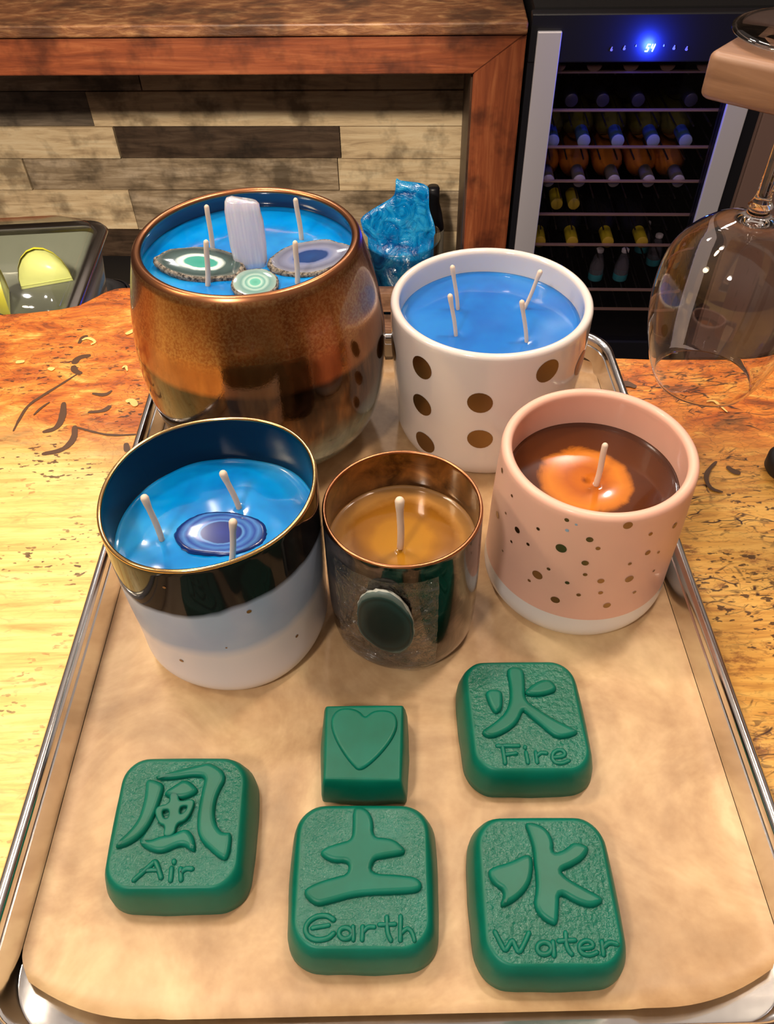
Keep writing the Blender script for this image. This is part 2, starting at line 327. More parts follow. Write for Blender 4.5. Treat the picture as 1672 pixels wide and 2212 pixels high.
def m_board(name, stops, sc=(2, 30, 30), rough=.5, bump=.4):
    t = NT(name); n = t.noise(t.map(sc), 2.0, 6, .65, .5); k = t.noise(t.map((1, 1, 1)), 9, 4, .6)
    c = t.ramp(n, stops); c = t.mix(t.ramp(k, [(.36, .75), (.52, 0.0)]), c, tuple(q*.35 for q in stops[0][1])); t.col(c); t.set(rough=rough, coat=.15, coatr=.3); t.bump(n, bump, .002); return t.m
RED = [(.3, (.13, .028, .010)), (.5, (.24, .058, .018)), (.7, (.36, .11, .038))]
M_RED = m_board('red_brown_board', RED); M_REDV = m_board('red_brown_upright', RED, (30, 30, 2)); M_DARKB = m_board('dark_reveal_board', [(.3, (.05, .022, .012)), (.7, (.12, .055, .03))], (30, 30, 2))
M_EDGE = m_board('rough_sawn_edge', [(.3, (.10, .032, .010)), (.5, (.22, .085, .03)), (.7, (.42, .22, .09))], (9, 20, 40), .6, 1)
M_PLK = [m_board('pale_pallet_board', [(.3, (.44, .31, .18)), (.5, (.72, .55, .33)), (.7, (.85, .71, .47))], (2.5, 20, 26)),
         m_board('grey_pallet_board', [(.3, (.07, .055, .04)), (.5, (.16, .125, .09)), (.7, (.27, .22, .16))], (2.5, 20, 26)),
         m_board('mid_pallet_board', [(.3, (.16, .115, .07)), (.5, (.36, .27, .17)), (.7, (.60, .48, .34))], (3, 20, 26)),
         m_board('dark_pallet_board', [(.3, (.03, .018, .010)), (.5, (.07, .042, .025)), (.7, (.12, .08, .05))], (2.5, 20, 26))]
M_BLK = plain('black_plastic', (.008, .008, .012), .42); M_BLKM = plain('matt_black', (.004, .004, .005), .6)
M_SILV = NT('brushed_steel'); M_SILV.col((.72, .70, .76)); M_SILV.set(metal=.35, rough=.42); _n = M_SILV.noise(M_SILV.map((900, 900, 4)), 1, 2); M_SILV.bump(_n, .1, .0004); M_SILV = M_SILV.m
M_RAILW = plain('shelf_front_rail', (.55, .36, .26), .35, .4); M_WIRE = plain('shelf_wire', (.10, .09, .09), .35, .8)
M_PALEW = m_board('pale_rack_wood', [(.3, (.13, .06, .035)), (.5, (.27, .14, .08)), (.7, (.40, .23, .14))], (3, 30, 30), .45, .15)
M_TAUPE = plain('taupe_panel', (.20, .125, .105), .5)
M_FLOOR = plain('dark_floor', (.03, .022, .018), .5)
M_GLASS = NT('wine_glass_crystal'); M_GLASS.col((1, .97, .94)); M_GLASS.set(rough=.0, trans=1, ior=1.45); M_GLASS = M_GLASS.m
M_PANE, _, _ = clearmat('fridge_door_glass', (.80, .77, .80), .0, .03)
M_CLEAR, _, _ = clearmat('clear_plastic', (.86, .88, .86), .07, .08)
_, _g, _t = clearmat('crinkled_plastic_film', (.84, .84, .84), .14, .09); M_WRAP = _t.m
_n = _t.noise(_t.map((1, 1, 1)), 70, 4, .6, 2.2); _b = _t.n.new('ShaderNodeBump'); _b.inputs['Strength'].default_value = 1; _b.inputs['Distance'].default_value = .006
_t.l(_n, _b.inputs['Height']); _t.l(_b.outputs[0], _g.inputs['Normal'])
def emis(name, c, s):
    t = NT(name); t.col((0, 0, 0)); t.b.inputs['Emission Color'].default_value = (*c, 1); t.b.inputs['Emission Strength'].default_value = s; return t.m

# ---------------------------------------------------------------- structure
fl = mesh('floor', [(-3, -2, -1.07), (3, -2, -1.07), (3, 4, -1.07), (-3, 4, -1.07)], [(0, 1, 2, 3)], M_FLOOR, smooth=False); tag(fl, kind='structure')
# wall of reclaimed pallet boards in the recess behind the cabinet frame
V, F, MI = [], [], []
rows = [(-.215, -.31, [(-1.7, -.9, 1), (-.9, .0, 0)]), (-.31, -.403, [(-1.7, -1.0, 2), (-1.0, .0, 0)]),
        (-.403, -.497, [(-1.7, -1.162, 1), (-1.162, .0, 0)]),
        (-.497, -.588, [(-1.7, -1.109, 0), (-1.109, -.457, 3), (-.457, .0, 0)]),
        (-.588, -.684, [(-1.7, -1.411, 0), (-1.411, -.469, 2), (-.469, .0, 0)]),
        (-.684, -.811, [(-1.7, -1.115, 0), (-1.115, -.62, 2), (-.62, .0, 2)]),
        (-.811, -.928, [(-1.7, -1.3, 3), (-1.3, -.7, 3), (-.7, .0, 0)]), (-.928, -1.07, [(-1.7, -.8, 3), (-.8, 0, 3)]),
        (-.12, -.215, [(-1.7, -.6, 3), (-.6, 0, 2)])]
dz = random.Random(3)
for z1, z0, seg in rows:
    for a, b, m in seg:
        d = .45+dz.uniform(-.004, .004); n0 = len(V); boxg(V, F, a+.0015, b-.0015, d, d+.03, z0+.0015, z1-.0015)
        for i in range(n0, len(V)): V[i] = tuple(bw(*V[i]))
        MI += [m]*6
n0 = len(V); boxg(V, F, -1.7, 1.3, .485, .55, -1.07, 1.0); MI += [3]*6
for i in range(n0, len(V)): V[i] = tuple(bw(*V[i]))
tag(mesh('wall_back', V, F, M_PLK, smooth=False, mi=MI), kind='structure')

# ---------------------------------------------------------------- back bar cabinet (frame round the recess)
bar = thing('back_bar_cabinet', bw(0, 0, -1.07), 'red-brown wooden back bar cabinet framing the pallet-board recess', 'cabinet', rz=-BA)
def cb(name, u0, u1, v0, v1, z0, z1, mat, bev=.003, lab=None):
    o = bbox(name, u0, u1, v0, v1, z0+1.07, z1+1.07, mat, bar, bev)
    if lab: o['label'] = lab
    return o
cb('countertop', -1.7, -.002, -.012, .448, -.142, -.118, M_EDGE, .004, 'rough sawn wooden top edge')
# mitred rail and post
def prism(name, pts, v0, v1, mat):
    n = len(pts); V = [(p[0], v0, p[1]+1.07) for p in pts]+[(p[0], v1, p[1]+1.07) for p in pts]
    F = [tuple(range(n)), tuple(range(2*n-1, n-1, -1))]+[(i, (i+1) % n, n+(i+1) % n, n+i) for i in range(n)]
    o = mesh(name, V, F, mat, bar, smooth=False)
    bm = bmesh.new(); bm.from_mesh(o.data); bmesh.ops.bevel(bm, geom=bm.edges[:], offset=.002, segments=2, affect='EDGES'); bm.to_mesh(o.data); bm.free(); return o
prism('top_rail', [(-1.7, -.1425), (-.0035, -.1425), (-.108, -.2185), (-1.7, -.2185)], 0, .03, M_RED)
prism('side_post', [(-.002, -.1425), (-.002, -.83), (-.108, -.83), (-.108, -.219)], .001, .031, M_REDV)
cb('side_panel', -.112, -.09, .031, .448, -.95, -.1425, M_DARKB)
cb('bottom_rail', -1.7, -.109, .0, .035, -.813, -.752, M_PALEW, .004, 'pale wooden ledge board')
cb('recess_floor', -1.7, -.113, .036, .448, -.915, -.900, M_BLKM, .001, 'dark recess floor')
cb('bottom_rail', -1.7, -.002, -.045, .028, -.883, -.835, M_PALEW, .004, 'lower pale wooden ledge board')
cb('base_panel', -1.7, -.002, .0, .025, -1.07, -.884, M_DARKB)

# ---------------------------------------------------------------- wine fridge
fr = thing('wine_fridge', bw(0, 0, -1.07), 'black glass-door wine fridge with silver door trims, full of bottles', 'fridge', rz=-BA)
def fb(name, u0, u1, v0, v1, z0, z1, mat, bev=.002, par=None, lab=None):
    o = bbox(name, u0, u1, v0, v1, z0+1.07, z1+1.07, mat, par or fr, bev)
    if lab: o['label'] = lab
    return o
V, F = [], []; ZT = -.103
for b in ((.012, .026, .03, .44, -1.05, ZT), (.506, .52, .03, .44, -1.05, ZT), (.026, .506, .43, .44, -1.05, ZT), (.026, .506, .03, .43, ZT-.02, ZT), (.026, .506, .03, .43, -1.05, -.90)):
    boxg(V, F, b[0], b[1], b[2], b[3], b[4]+1.07, b[5]+1.07)
mesh('cabinet_body', V, F, M_BLKM, fr, smooth=False)
door = fb('door', .005, .52, -.004, .028, -.197, ZT-.003, M_BLK, .003)
V, F = [], []
for b in ((.005, .0695, -.002, .028, -.90, -.197), (.4405, .52, -.002, .028, -.90, -.197), (.005, .52, -.002, .028, -1.0, -.90)):
    boxg(V, F, b[0], b[1], b[2], b[3], b[4]+1.07, b[5]+1.07)
mesh('door_frame', V, F, M_BLK, door, smooth=False)
fb('trim_strip', .0185, .0685, -.014, -.0045, -.93, -.136, M_SILV, .002, door, 'brushed silver vertical trim')
fb('trim_strip', .4415, .4895, -.014, -.0045, -.93, -.136, M_SILV, .002, door, 'brushed silver vertical trim')
fb('glass_pane', .0695, .4405, .008, .012, -.90, -.197, M_PANE, 0, door)
# lit temperature readout
M_LED = emis('blue_led_digits', (.30, .62, 1.0), 14); M_ICON = plain('printed_icons', (.35, .35, .45), .5)
V, F = [], []
def seg7(cx, cz, w, h, segs):
    S = {'a': ((-1, 1), (1, 1)), 'b': ((1, 1), (1, 0)), 'c': ((1, 0), (1, -1)), 'd': ((-1, -1), (1, -1)), 'e': ((-1, 0), (-1, -1)), 'f': ((-1, 1), (-1, 0)), 'g': ((-1, 0), (1, 0))}
    for s in segs:
        (x0, y0), (x1, y1) = S[s]; q = []
        for x, y in ((x0, y0), (x1, y1)): q.append((cx+x*w/2+y*h*.14, -.0052, cz+1.07+y*h/2))
        tube_vf(q, .0011, 6, V, F)
seg7(.2495, -.169, .0048, .0125, 'afgcd'); seg7(.2595, -.169, .0048, .0125, 'fgbc')
mesh('temperature_readout', V, F, M_LED, door)['label'] = 'glowing blue digits'
for u, z in ((.176, -.171), (.202, -.169), (.225, -.165), (.282, -.165), (.304, -.169), (.330, -.171)):
    k = .5 if z > -.168 else 1.0
    P = [(-.002, -.004), (.0018, -.004), (.0026, -.001), (.001, .0006), (.0016, .004), (-.0002, .0045), (-.0022, .0002), (-.003, -.002)]; n = len(P)
    V = [(u+p[0]*k, -.0050, z+1.07+p[1]*k) for p in P]+[(u+p[0]*k, -.0038, z+1.07+p[1]*k) for p in P]
    mesh('control_icon', V, [tuple(range(n)), tuple(range(2*n-1, n-1, -1))]+[(i, (i+1) % n, n+(i+1) % n, n+i) for i in range(n)], M_ICON, door, smooth=False)
pl = bpy.data.lights.new('readout_glow_helper', 'POINT'); pl.energy = 2.5; pl.color = (.02, .05, 1); pl.shadow_soft_size = .012  # added unseen point light, imitates the bloom around the digits
po = bpy.data.objects.new('readout_glow_helper', pl); C.objects.link(po); po.parent = door; po.location = (.2545, -.022, .901)
SH = [-.227, -.306, -.387, -.467, -.550, -.631, -.759, -.818]
DK = [-.234, -.3425, -.4175, -.511, -.5925, -.669, -.7595, -.820]      # wire decks hang just under the front rails
for i, z in enumerate(SH):
    V, F = [], []; zz = DK[i]+1.07+.003
    for uu in (.0275, .5015): boxg(V, F, uu, uu+.003, .045, .10, DK[i]+1.07-.003, z+1.07)
    for k in range(12):
        u = .045+k*.0393; boxg(V, F, u, u+.003, .045, .41, zz-.006, zz-.003)
    boxg(V, F, .028, .504, .40, .405, zz-.008, zz-.003)
    sh = mesh('shelf', V, F, M_WIRE, fr, smooth=False)
    zz = z+1.07
    fb('shelf_rail', .028, .504, .034, .045, z-.0035, z+.0005, M_RAILW, .001, sh, 'thin pale front rail')
    if i == 0:
        for k in range(5):
            u = .076+k*.078; P = [(u-.016, zz+.012)]+[(u-.016*math.cos(a), zz+.012-.012*math.sin(a)) for a in np.linspace(.2, math.pi-.2, 9)]+[(u+.016, zz+.012)]
            n = len(P); V = [(p[0], .036, p[1]) for p in P]+[(p[0], .044, p[1]) for p in P]
            F = [tuple(range(n)), tuple(range(2*n-1, n-1, -1))]+[(a, (a+1) % n, n+(a+1) % n, n+a) for a in range(n)]
            mesh('bottle_rest', V, F, M_RAILW, sh, smooth=False)['label'] = 'small copper-coloured scalloped bottle rest'

# ---- bottles in the fridge, each lying with its neck to the door
def m_bottle(name, c, tr=.5): return plain(name, c, .06, trans=tr, coat=.5)
GL = {'green': m_bottle('olive_bottle_glass', (.20, .19, .03)), 'rose': m_bottle('rose_wine_bottle', (.85, .30, .04), .35), 'dark': m_bottle('dark_bottle_glass', (.02, .02, .03), .2), 'pink': m_bottle('pinkish_bottle_glass', (.12, .05, .06), .3)}
CAPM = {'blue': (plain('blue_foil', (.06, .14, .32), .35, .3), plain('pale_blue_cap', (.32, .42, .60), .4)), 'silver': (plain('grey_foil', (.22, .21, .22), .35, .4), plain('silver_cap', (.58, .56, .58), .4, .2)),
        'yellow': (plain('yellow_foil', (.50, .42, .02), .4), plain('yellow_cap', (.66, .50, .05), .45)), 'black': (plain('black_foil', (.02, .02, .03), .3), plain('dark_cap', (.05, .05, .07), .3))}
def bottle_proto(glass, cap, sc=1.0):
    # local: neck mouth at origin pointing to -y, body runs to +y
    prof = [(0, .285), (.030, .287), (.0355, .283), (.037, .275), (.037, .115), (.034, .10), (.022, .08), (.0150, .066), (.0138, .045), (.0138, .012)]
    V, F = lathe_vf(prof, 28); V = [(x*sc, z*sc, y*sc) for x, y, z in V]
    b = mesh('bottle_body', V, F, GL[glass])
    V, F = lathe_vf([(.0152, .060), (.0152, .004), (.0140, .0005)], 24); V = [(x*sc, z*sc, y*sc) for x, y, z in V]; f = mesh('neck_foil', V, F, CAPM[cap][0])
    V, F = lathe_vf([(.0148, .002), (.0148, -.0006), (.0136, -.0018), (0, -.002)], 24); V = [(x*sc, z*sc, y*sc) for x, y, z in V]; c = mesh('cap', V, F, CAPM[cap][1])
    return b, f, c
protos = {}
def bottle(glass, cap, u, z, label, group, v=.05, yaw=0, sc=1.0):
    k = (glass, cap, sc)
    t = thing('wine_bottle', bw(u, v, z), label, 'bottle', group, rz=-BA+yaw)
    if k not in protos: protos[k] = bottle_proto(*k); parts = protos[k]
    else:
        parts = [p.copy() for p in protos[k]]
        for p in parts: C.objects.link(p)
    for p in parts: p.parent = t
    return t
ORD = ['leftmost', 'second from the left', 'third from the left', 'fourth from the left', 'rightmost']
z4 = 4.425
def rowb(pts, glass, cap, desc, group, zc, v=.05, n=None):
    for i, (x, y) in enumerate(pts):
        u, z = bg(1140+x/z4, 200+y/z4, v); u = min(max(u, .066), .466)
        o = ORD[i] if i < len(pts)-1 else 'rightmost'
        bottle(glass, cap, u, zc if zc is not None else z, '%s, %s' % (desc, o), group, v)
rowb([(420, 60), (720, 60), (1060, 60), (1560, 80)], 'dark', 'black', 'dark wine bottle lying on the top shelf of the fridge', 'dark bottles on the top shelf', -.3045, v=.09)
rowb([(240, 465), (535, 475), (860, 470), (1200, 465), (1515, 445)], 'green', 'blue', 'olive wine bottle with blue foil neck in the wine fridge', 'blue-foil bottles in the fridge', -.3795)
rowb([(195, 850), (495, 830), (830, 810), (1165, 805), (1445, 830)], 'rose', 'silver', 'orange rose wine bottle with silver cap in the wine fridge', 'silver-capped bottles in the fridge', -.4730)
rowb([(270, 1120), (440, 1070)], 'dark', 'yellow', 'dark bottle with yellow foil on the middle shelf of the fridge', 'middle-shelf yellow-foil bottles', -.5545, v=.10)
rowb([(115, 1430), (425, 1430), (775, 1385), (1100, 1405)], 'dark', 'yellow', 'dark bottle with round yellow cap low in the wine fridge', 'yellow-capped bottles low in the fridge', -.6310)
M_MINI = plain('clear_mini_bottle', (.30, .30, .34), .05, trans=.6, coat=1); M_TEALL = plain('teal_liquid', (.05, .36, .42), .2); M_WCAP = plain('white_screw_cap', (.62, .60, .62), .4)
for i, (x, y0, y1, v) in enumerate([(635, 1500, 1800, .09), (870, 1500, 1800, .09), (1060, 1400, 1600, .24), (1175, 1430, 1700, .17)]):
    u, zb = bg(1140+x/z4, 200+y1/z4, v); _, zt = bg(1140+x/z4, 200+y0/z4, v); zb = SH[6]+.001 if i < 2 else zb; zb = SH[6]+.001; h = .088
    t = thing('small_bottle', bw(u, v, zb), 'small clear upright bottle with teal base low in the fridge, %s' % ORD[i if i < 3 else 4], 'bottle', 'small clear bottles low in the fridge', rz=-BA)
    V, F = lathe_vf([(0, .0), (.018, .0), (.0195, .003), (.0195, .02)], 24); mesh('teal_base', V, F, M_TEALL, t)
    V, F = lathe_vf([(.0192, .0201), (.019, h*.45), (.012, h*.75), (.008, h*.86), (.008, h*.93)], 24); mesh('bottle_body', V, F, M_MINI, t)
    V, F = lathe_vf([(.010, h*.9), (.010, h*.985), (.008, h), (0, h)], 20); mesh('cap', V, F, M_WCAP, t)

# side panel right of the fridge
pn = thing('taupe_cabinet_panel', bw(.53, 0, -1.07), 'plain taupe cabinet side standing right of the wine fridge', 'cabinet', rz=-BA)
bbox('panel', 0, .5, .0, .4, 0, .965, M_TAUPE, pn, .003); bbox('toe_board', .0, .5, -.01, -.0005, 0, .12, M_DARKB, pn, .002)
bbox('filler_strip', -.008, -.0005, .005, .4, 0, .965, M_TAUPE, pn, .001)

# ---------------------------------------------------------------- things on the back ledge
ZL = -.900+.0005
def jar(name, cx, cy, z, prof, mat, label, cat, seg=48):
    V, F = lathe_vf(prof, seg); o = mesh(name, V, F, mat, loc=(cx, cy, z)); return tag(o, label, cat)
cu, cz = bg(866, 560, .16); cc = bw(cu, .16, ZL); rj = .108; hj = bg(870, 512, .16)[1]-ZL
jar('plastic_tub', cc.x, cc.y, ZL, [(0, 0), (rj*.84, 0), (rj*.88, .004), (rj, hj), (rj+.003, hj+.001), (rj+.003, hj+.004), (rj-.002, hj+.004), (rj*.88-.003, .006), (0, .004)], M_CLEAR, 'clear plastic tub on the back ledge holding the crumpled blue bag', 'tub')
zz4 = 4.81
out = [(455, 60), (500, 95), (540, 100), (795, 130), (803, 250), (800, 390), (850, 520), (870, 620), (860, 760), (850, 1000), (840, 1500), (420, 1800), (290, 1500), (235, 1000), (160, 760), (100, 560), (85, 480), (250, 370), (430, 270), (455, 200)]
P = [Vector((bg(760+x/zz4, 370+y/zz4, .16))) for x, y in out]
P = [Vector(p[:2]) for p in chaikin([(p.x, p.y) for p in P], 2)]
uc = cu; zc_ = ZL+.13; th0 = .07
V, F = [], []; NR = 12; n = len(P)
for side in (-1, 1):
    for j in range(NR+1):
        s = 1-j/NR
        for p in P:
            q = Vector((uc, zc_)).lerp(p, s); q.x = uc+(min(max(q.x-uc, -rj*.84), rj*.84) if q.y < ZL+hj+.012 else q.x-uc); low = min(1, max(.15, (zc_+.10-q.y)/.14)); th = .075*low*math.sqrt(max(0, 1-s**2.4))
            w = noise.noise(Vector((q.x*26, q.y*26, side*3)))*.010*(1-s**4)+noise.noise(Vector((q.x*70, q.y*70, side*3)))*.003*(1-s**4)
            zq = max(q.y, ZL+.006); lim = rj*.86*math.sqrt(max(.0, 1-min(1, ((q.x-uc)/(rj*.86))**2))) if zq < ZL+hj+.01 else 1
            V.append(tuple(bw(q.x, .16+side*min(max(th+w, 0), lim), zq)))
for side in range(2):
    b = side*(NR+1)*n
    for j in range(NR):
        for k in range(n): k2 = (k+1) % n; F.append((b+j*n+k, b+j*n+k2, b+(j+1)*n+k2, b+(j+1)*n+k))
for k in range(n): k2 = (k+1) % n; F.append((k, k2, (NR+1)*n+k2, (NR+1)*n+k))
t = NT('blue_plastic_film'); nz = t.noise(t.map((1, 1, 1)), 18, 5, .6, 1.5); t.col(t.ramp(nz, [(.35, (.0, .09, .36)), (.5, (.0, .24, .66)), (.65, (.03, .42, .85))])); t.set(rough=.18, coat=.8, trans=.15); t.bump(nz, .8, .012)
tag(mesh('blue_bag', V, F, t.m), 'crumpled glossy blue plastic bag standing in the clear tub', 'bag')
u, z = bg(936, 402, .30); bt = thing('black_bottle', bw(u, .30, ZL), 'black bottle with pale label beside the blue bag on the ledge', 'bottle', rz=-BA); hh = z-ZL
V, F = lathe_vf([(0, 0), (.03, 0), (.033, .004), (.033, hh*.62), (.026, hh*.75), (.018, hh*.85), (.018, hh*.98), (.015, hh), (0, hh)], 40); mesh('bottle_body', V, F, M_BLK, bt)
V, F = lathe_vf([(.0335, hh*.25), (.0338, hh*.26), (.0338, hh*.58), (.0335, hh*.59)], 40); mesh('paper_label', V, F, plain('cream_label', (.55, .52, .42), .6), bt)

# black bin and garnish caddy behind the counter, left
p = aty(240, 560, 1.10); bb = thing('black_bin', (p.x-.155, 1.12, -1.07), 'tall black bin in the dark gap behind the garnish caddy', 'bin')
def rrect(hx, hy, r, n=8, cx=0, cy=0):
    P = []
    for sx, sy, a0 in ((1, 1, 0), (-1, 1, 90), (-1, -1, 180), (1, -1, 270)):
        for k in range(n+1): a = math.radians(a0+90*k/n); P.append((cx+sx*(hx-r)+r*math.cos(a), cy+sy*(hy-r)+r*math.sin(a)))
    return P
def loft(rings, close0=True, close1=True, V=None, F=None):
    V = [] if V is None else V; F = [] if F is None else F; n = len(rings[0]); b0 = len(V)
    for R in rings: V += [tuple(p) for p in R]
    for j in range(len(rings)-1):
        for k in range(n): k2 = (k+1) % n; F.append((b0+j*n+k, b0+j*n+k2, b0+(j+1)*n+k2, b0+(j+1)*n+k))
    if close0: F.append(tuple(range(b0, b0+n))[::-1])
    if close1: b = b0+(len(rings)-1)*n; F.append(tuple(range(b, b+n)))
    return V, F
hb = 1.07-.335
V, F = loft([[(x, y, z) for x, y in rrect(hx, hy, r)] for hx, hy, r, z in ((.10, .10, .03, 0), (.125, .12, .04, hb-.03), (.125, .12, .04, hb-.01), (.115, .11, .035, hb), (.105, .10, .03, hb), (.10, .095, .03, hb-.05))])
mesh('bin_body', V, F, M_BLKM, bb)
V, F = loft([[(x, y, z) for x, y in rrect(hx, hy, r)] for hx, hy, r, z in ((.127, .122, .04, hb-.035), (.131, .126, .042, hb-.033), (.131, .126, .042, hb-.012), (.127, .122, .04, hb-.010))], False, False)
mesh('bin_rim', V, F, M_BLK, bb)
gx, gy = -.475, .765
gc = thing('garnish_caddy', (gx, gy, -.17), 'clear-lidded garnish caddy with a steel rim behind the counter, far left', 'caddy', rz=math.radians(3))
m_grey = plain('smoky_grey_plastic', (.13, .13, .105), .25, coat=.5)
V, F = loft([[(x, y, z) for x, y in rrect(hx, hy, r)] for hx, hy, r, z in ((.13, .09, .02, 0), (.135, .095, .02, .004), (.148, .108, .022, .10), (.143, .103, .02, .10), (.138, .098, .02, .058))])
mesh('tub', V, F, m_grey, gc)
V, F = loft([[(x, y, z) for x, y in rrect(hx, hy, r)] for hx, hy, r, z in ((.1435, .1035, .02, .1005), (.156, .116, .026, .1005), (.158, .118, .028, .104), (.155, .115, .026, .108), (.144, .104, .02, .106))], False, False)
F.append(()) if False else None
mesh('rim', V, F, m_metal('steel_rim', (.80, .78, .72), .14), gc)
V, F = loft([[(x, y, z) for x, y in rrect(hx, hy, r)] for hx, hy, r, z in ((.146, .106, .02, .1085), (.142, .102, .024, .118), (.13, .09, .03, .128), (.10, .06, .03, .133))])
mesh('lid', V, F, M_CLEAR, gc)
sup = thing('under_bar_shelf', (gx, gy, -1.07), 'dark under-bar shelf carrying the garnish caddy behind the counter', 'shelf')
bbox('shelf_top', -.25, .12, -.12, .12, .88, .8995, M_BLKM, sup, .003)
for sx in (-.23, .10): bbox('shelf_leg', sx-.012, sx+.012, -.1, .1, 0, .8795, M_BLKM, sup, .002)
M_LEM = plain('lemon_rind', (.85, .74, .05), .35); M_LEMF = plain('lemon_flesh', (.80, .80, .30), .3)
for i, (px, py, s, rz_) in enumerate([(-.398, .828, .024, .3), (-.430, .790, .022, 1.9)]):
    q = Vector((px, py, 0)); V, F = [], []
    R1 = []
    for j in range(13):
        a = math.pi*j/12; n0 = len(V)
        for k in range(11): b = math.pi*k/10; V.append((s*1.25*math.cos(b), s*.8*math.sin(b)*math.cos(a*.5+.1), s*.9*math.sin(b)*math.sin(a*.5+.1)))
        R1.append(n0)
    for a_, b_ in zip(R1[:-1], R1[1:]):
        for k in range(10): F.append((a_+k, a_+k+1, b_+k+1, b_+k))
    q.z = -.17+.0545
    o = thing('lemon_wedge', (q.x, q.y, q.z+.004), ['yellow lemon wedge in the garnish caddy, the farther one', 'yellow lemon wedge in the garnish caddy, nearest the bar edge'][i], 'lemon', 'lemon wedges in the caddy', rz=rz_)
    for vtx in range(len(V)): V[vtx] = (V[vtx][0], V[vtx][1], V[vtx][2]*2.2)
    mesh('rind', V, F, M_LEM, o)
    V2 = [(s*1.22*math.cos(b), s*.76*math.sin(b)*.995, .004+s*.05*math.sin(b)) for b in np.linspace(0, math.pi, 11)]+[(s*1.22*math.cos(b), s*.03, s*1.9*math.sin(b)) for b in np.linspace(0, math.pi, 11)]
    F2 = [(k, k+1, 12+k, 11+k) for k in range(10)]+[tuple(range(11)), tuple(range(21, 10, -1))]
    mesh('flesh', V2, F2, M_LEMF, o)

# ---------------------------------------------------------------- bar counter
edge = [(-1.1, .575), (-.70, .585), (-.45, .592), (-.324, .596), (-.275, .604), (-.262, .618), (-.250, .632), (-.235, .636), (-.21, .633), (-.15, .615), (-.08, .575), (0, .548), (.08, .525), (.182, .509), (.296, .503), (.5, .505), (1.0, .50), (1.0, -.5), (-1.1, -.5)]
me = fill_curve('bar_counter', [chaikin(edge[:17], 1, False)+edge[17:]], .017, .003)
ZC = -.0022
V = [(v.co.x, v.co.y, v.co.z+ZC-.020) for v in me.vertices]; F = [tuple(p.vertices) for p in me.polygons]; MI = [0]*len(F)
def ribbon(pts, w, mi, off, sc, zt):
    P = chaikin([(p[0], p[1]) for p in pts], 2, False); W = [at(off[0]+x/sc, off[1]+y/sc, ZC) for x, y in P]; m = len(W); b = len(V); s = at(off[0]+P[0][0]/sc+1, off[1]+P[0][1]/sc, ZC)-W[0]; wm = w/sc*s.length*.72
    for i, p in enumerate(W):
        t_ = (W[min(i+1, m-1)]-W[max(i-1, 0)]).normalized(); nn = Vector((-t_.y, t_.x, 0)); k = wm*math.sin(math.pi*(i+.35)/(m-.3))**.5*(1+.35*noise.noise(p*160))
        V.append(tuple(p+nn*k+Vector((0, 0, zt)))); V.append(tuple(p-nn*k+Vector((0, 0, zt))))
    for i in range(m-1): F.append((b+2*i, b+2*i+1, b+2*i+3, b+2*i+2)); MI.append(mi)
L7 = ((0, 600), 3.159); L8 = ((1260, 700), 3.687)
for k, (pts, w) in enumerate([([(540, 450), (560, 410), (600, 395)], 22), ([(505, 590), (530, 545), (620, 530)], 34), ([(500, 600), (510, 640), (560, 655)], 30), ([(540, 650), (430, 720), (300, 800), (190, 870), (130, 970), (90, 1050)], 16),
        ([(435, 850), (430, 950), (390, 1030), (290, 1055)], 34), ([(510, 1010), (510, 1100), (430, 1180), (285, 1205)], 34), ([(765, 770), (720, 805), (630, 790)], 20), ([(755, 875), (710, 912), (600, 920)], 26), ([(520, 1020), (620, 1050), (760, 1080), (940, 1070)], 14), ([(340, 850), (280, 890), (230, 940)], 12), ([(860, 1130), (870, 1190)], 26)]):
    ribbon(pts, w, 1, *L7, .00015+.00003*k)
for k, (pts, w) in enumerate([([(330, 620), (370, 630)], 30), ([(560, 430), (600, 410), (660, 440), (620, 460)], 16), ([(835, 620), (860, 600), (870, 640)], 12), ([(860, 850), (900, 835), (930, 880)], 34), ([(860, 390), (920, 360)], 26), ([(110, 580), (170, 575)], 24)]): ribbon(pts, w, 2, *L7, .0006+.00003*k)
for k, (pts, w) in enumerate([([(1060, 1100), (990, 1170), (970, 1240), (1010, 1320), (1110, 1345)], 26), ([(1140, 1140), (1190, 1180), (1250, 1195)], 38), ([(300, 480), (350, 480), (420, 510)], 46)]): ribbon(pts, w, 1, *L8, .0009+.00003*k)
ribbon([(980, 630), (1040, 620), (1100, 670), (1145, 710)], 14, 2, *L8, .0011)
base_c = thing('bar_counter', (0, 0, -1.07), 'yellow and orange crackled wooden bar counter with a live back edge', 'counter')
ct = mesh('countertop', V, F, [M_COUNTER, M_STROKE, M_LSTROKE], base_c, smooth=False, mi=MI, loc=(0, 0, 1.07)); ct['label'] = 'crackled painted wooden top'
bbox('base_panel', -1.05, .95, .30, .44, 0, 1.07+ZC-.0405, M_DARKB, base_c, .004)
bbox('kick_board', -1.05, .95, .4405, .455, 0, .1, M_BLKM, base_c, .002)
q = at(1695, 1020, ZC); V, F = lathe_vf([(0, 0), (.0125, 0), (.0145, .003), (.0145, .011), (.0125, .014), (0, .015)], 40)
tag(mesh('coaster', V, F, M_BLKM, loc=(q.x, q.y, ZC+.0012)), 'small round black object on the counter at the right picture edge', 'coaster')

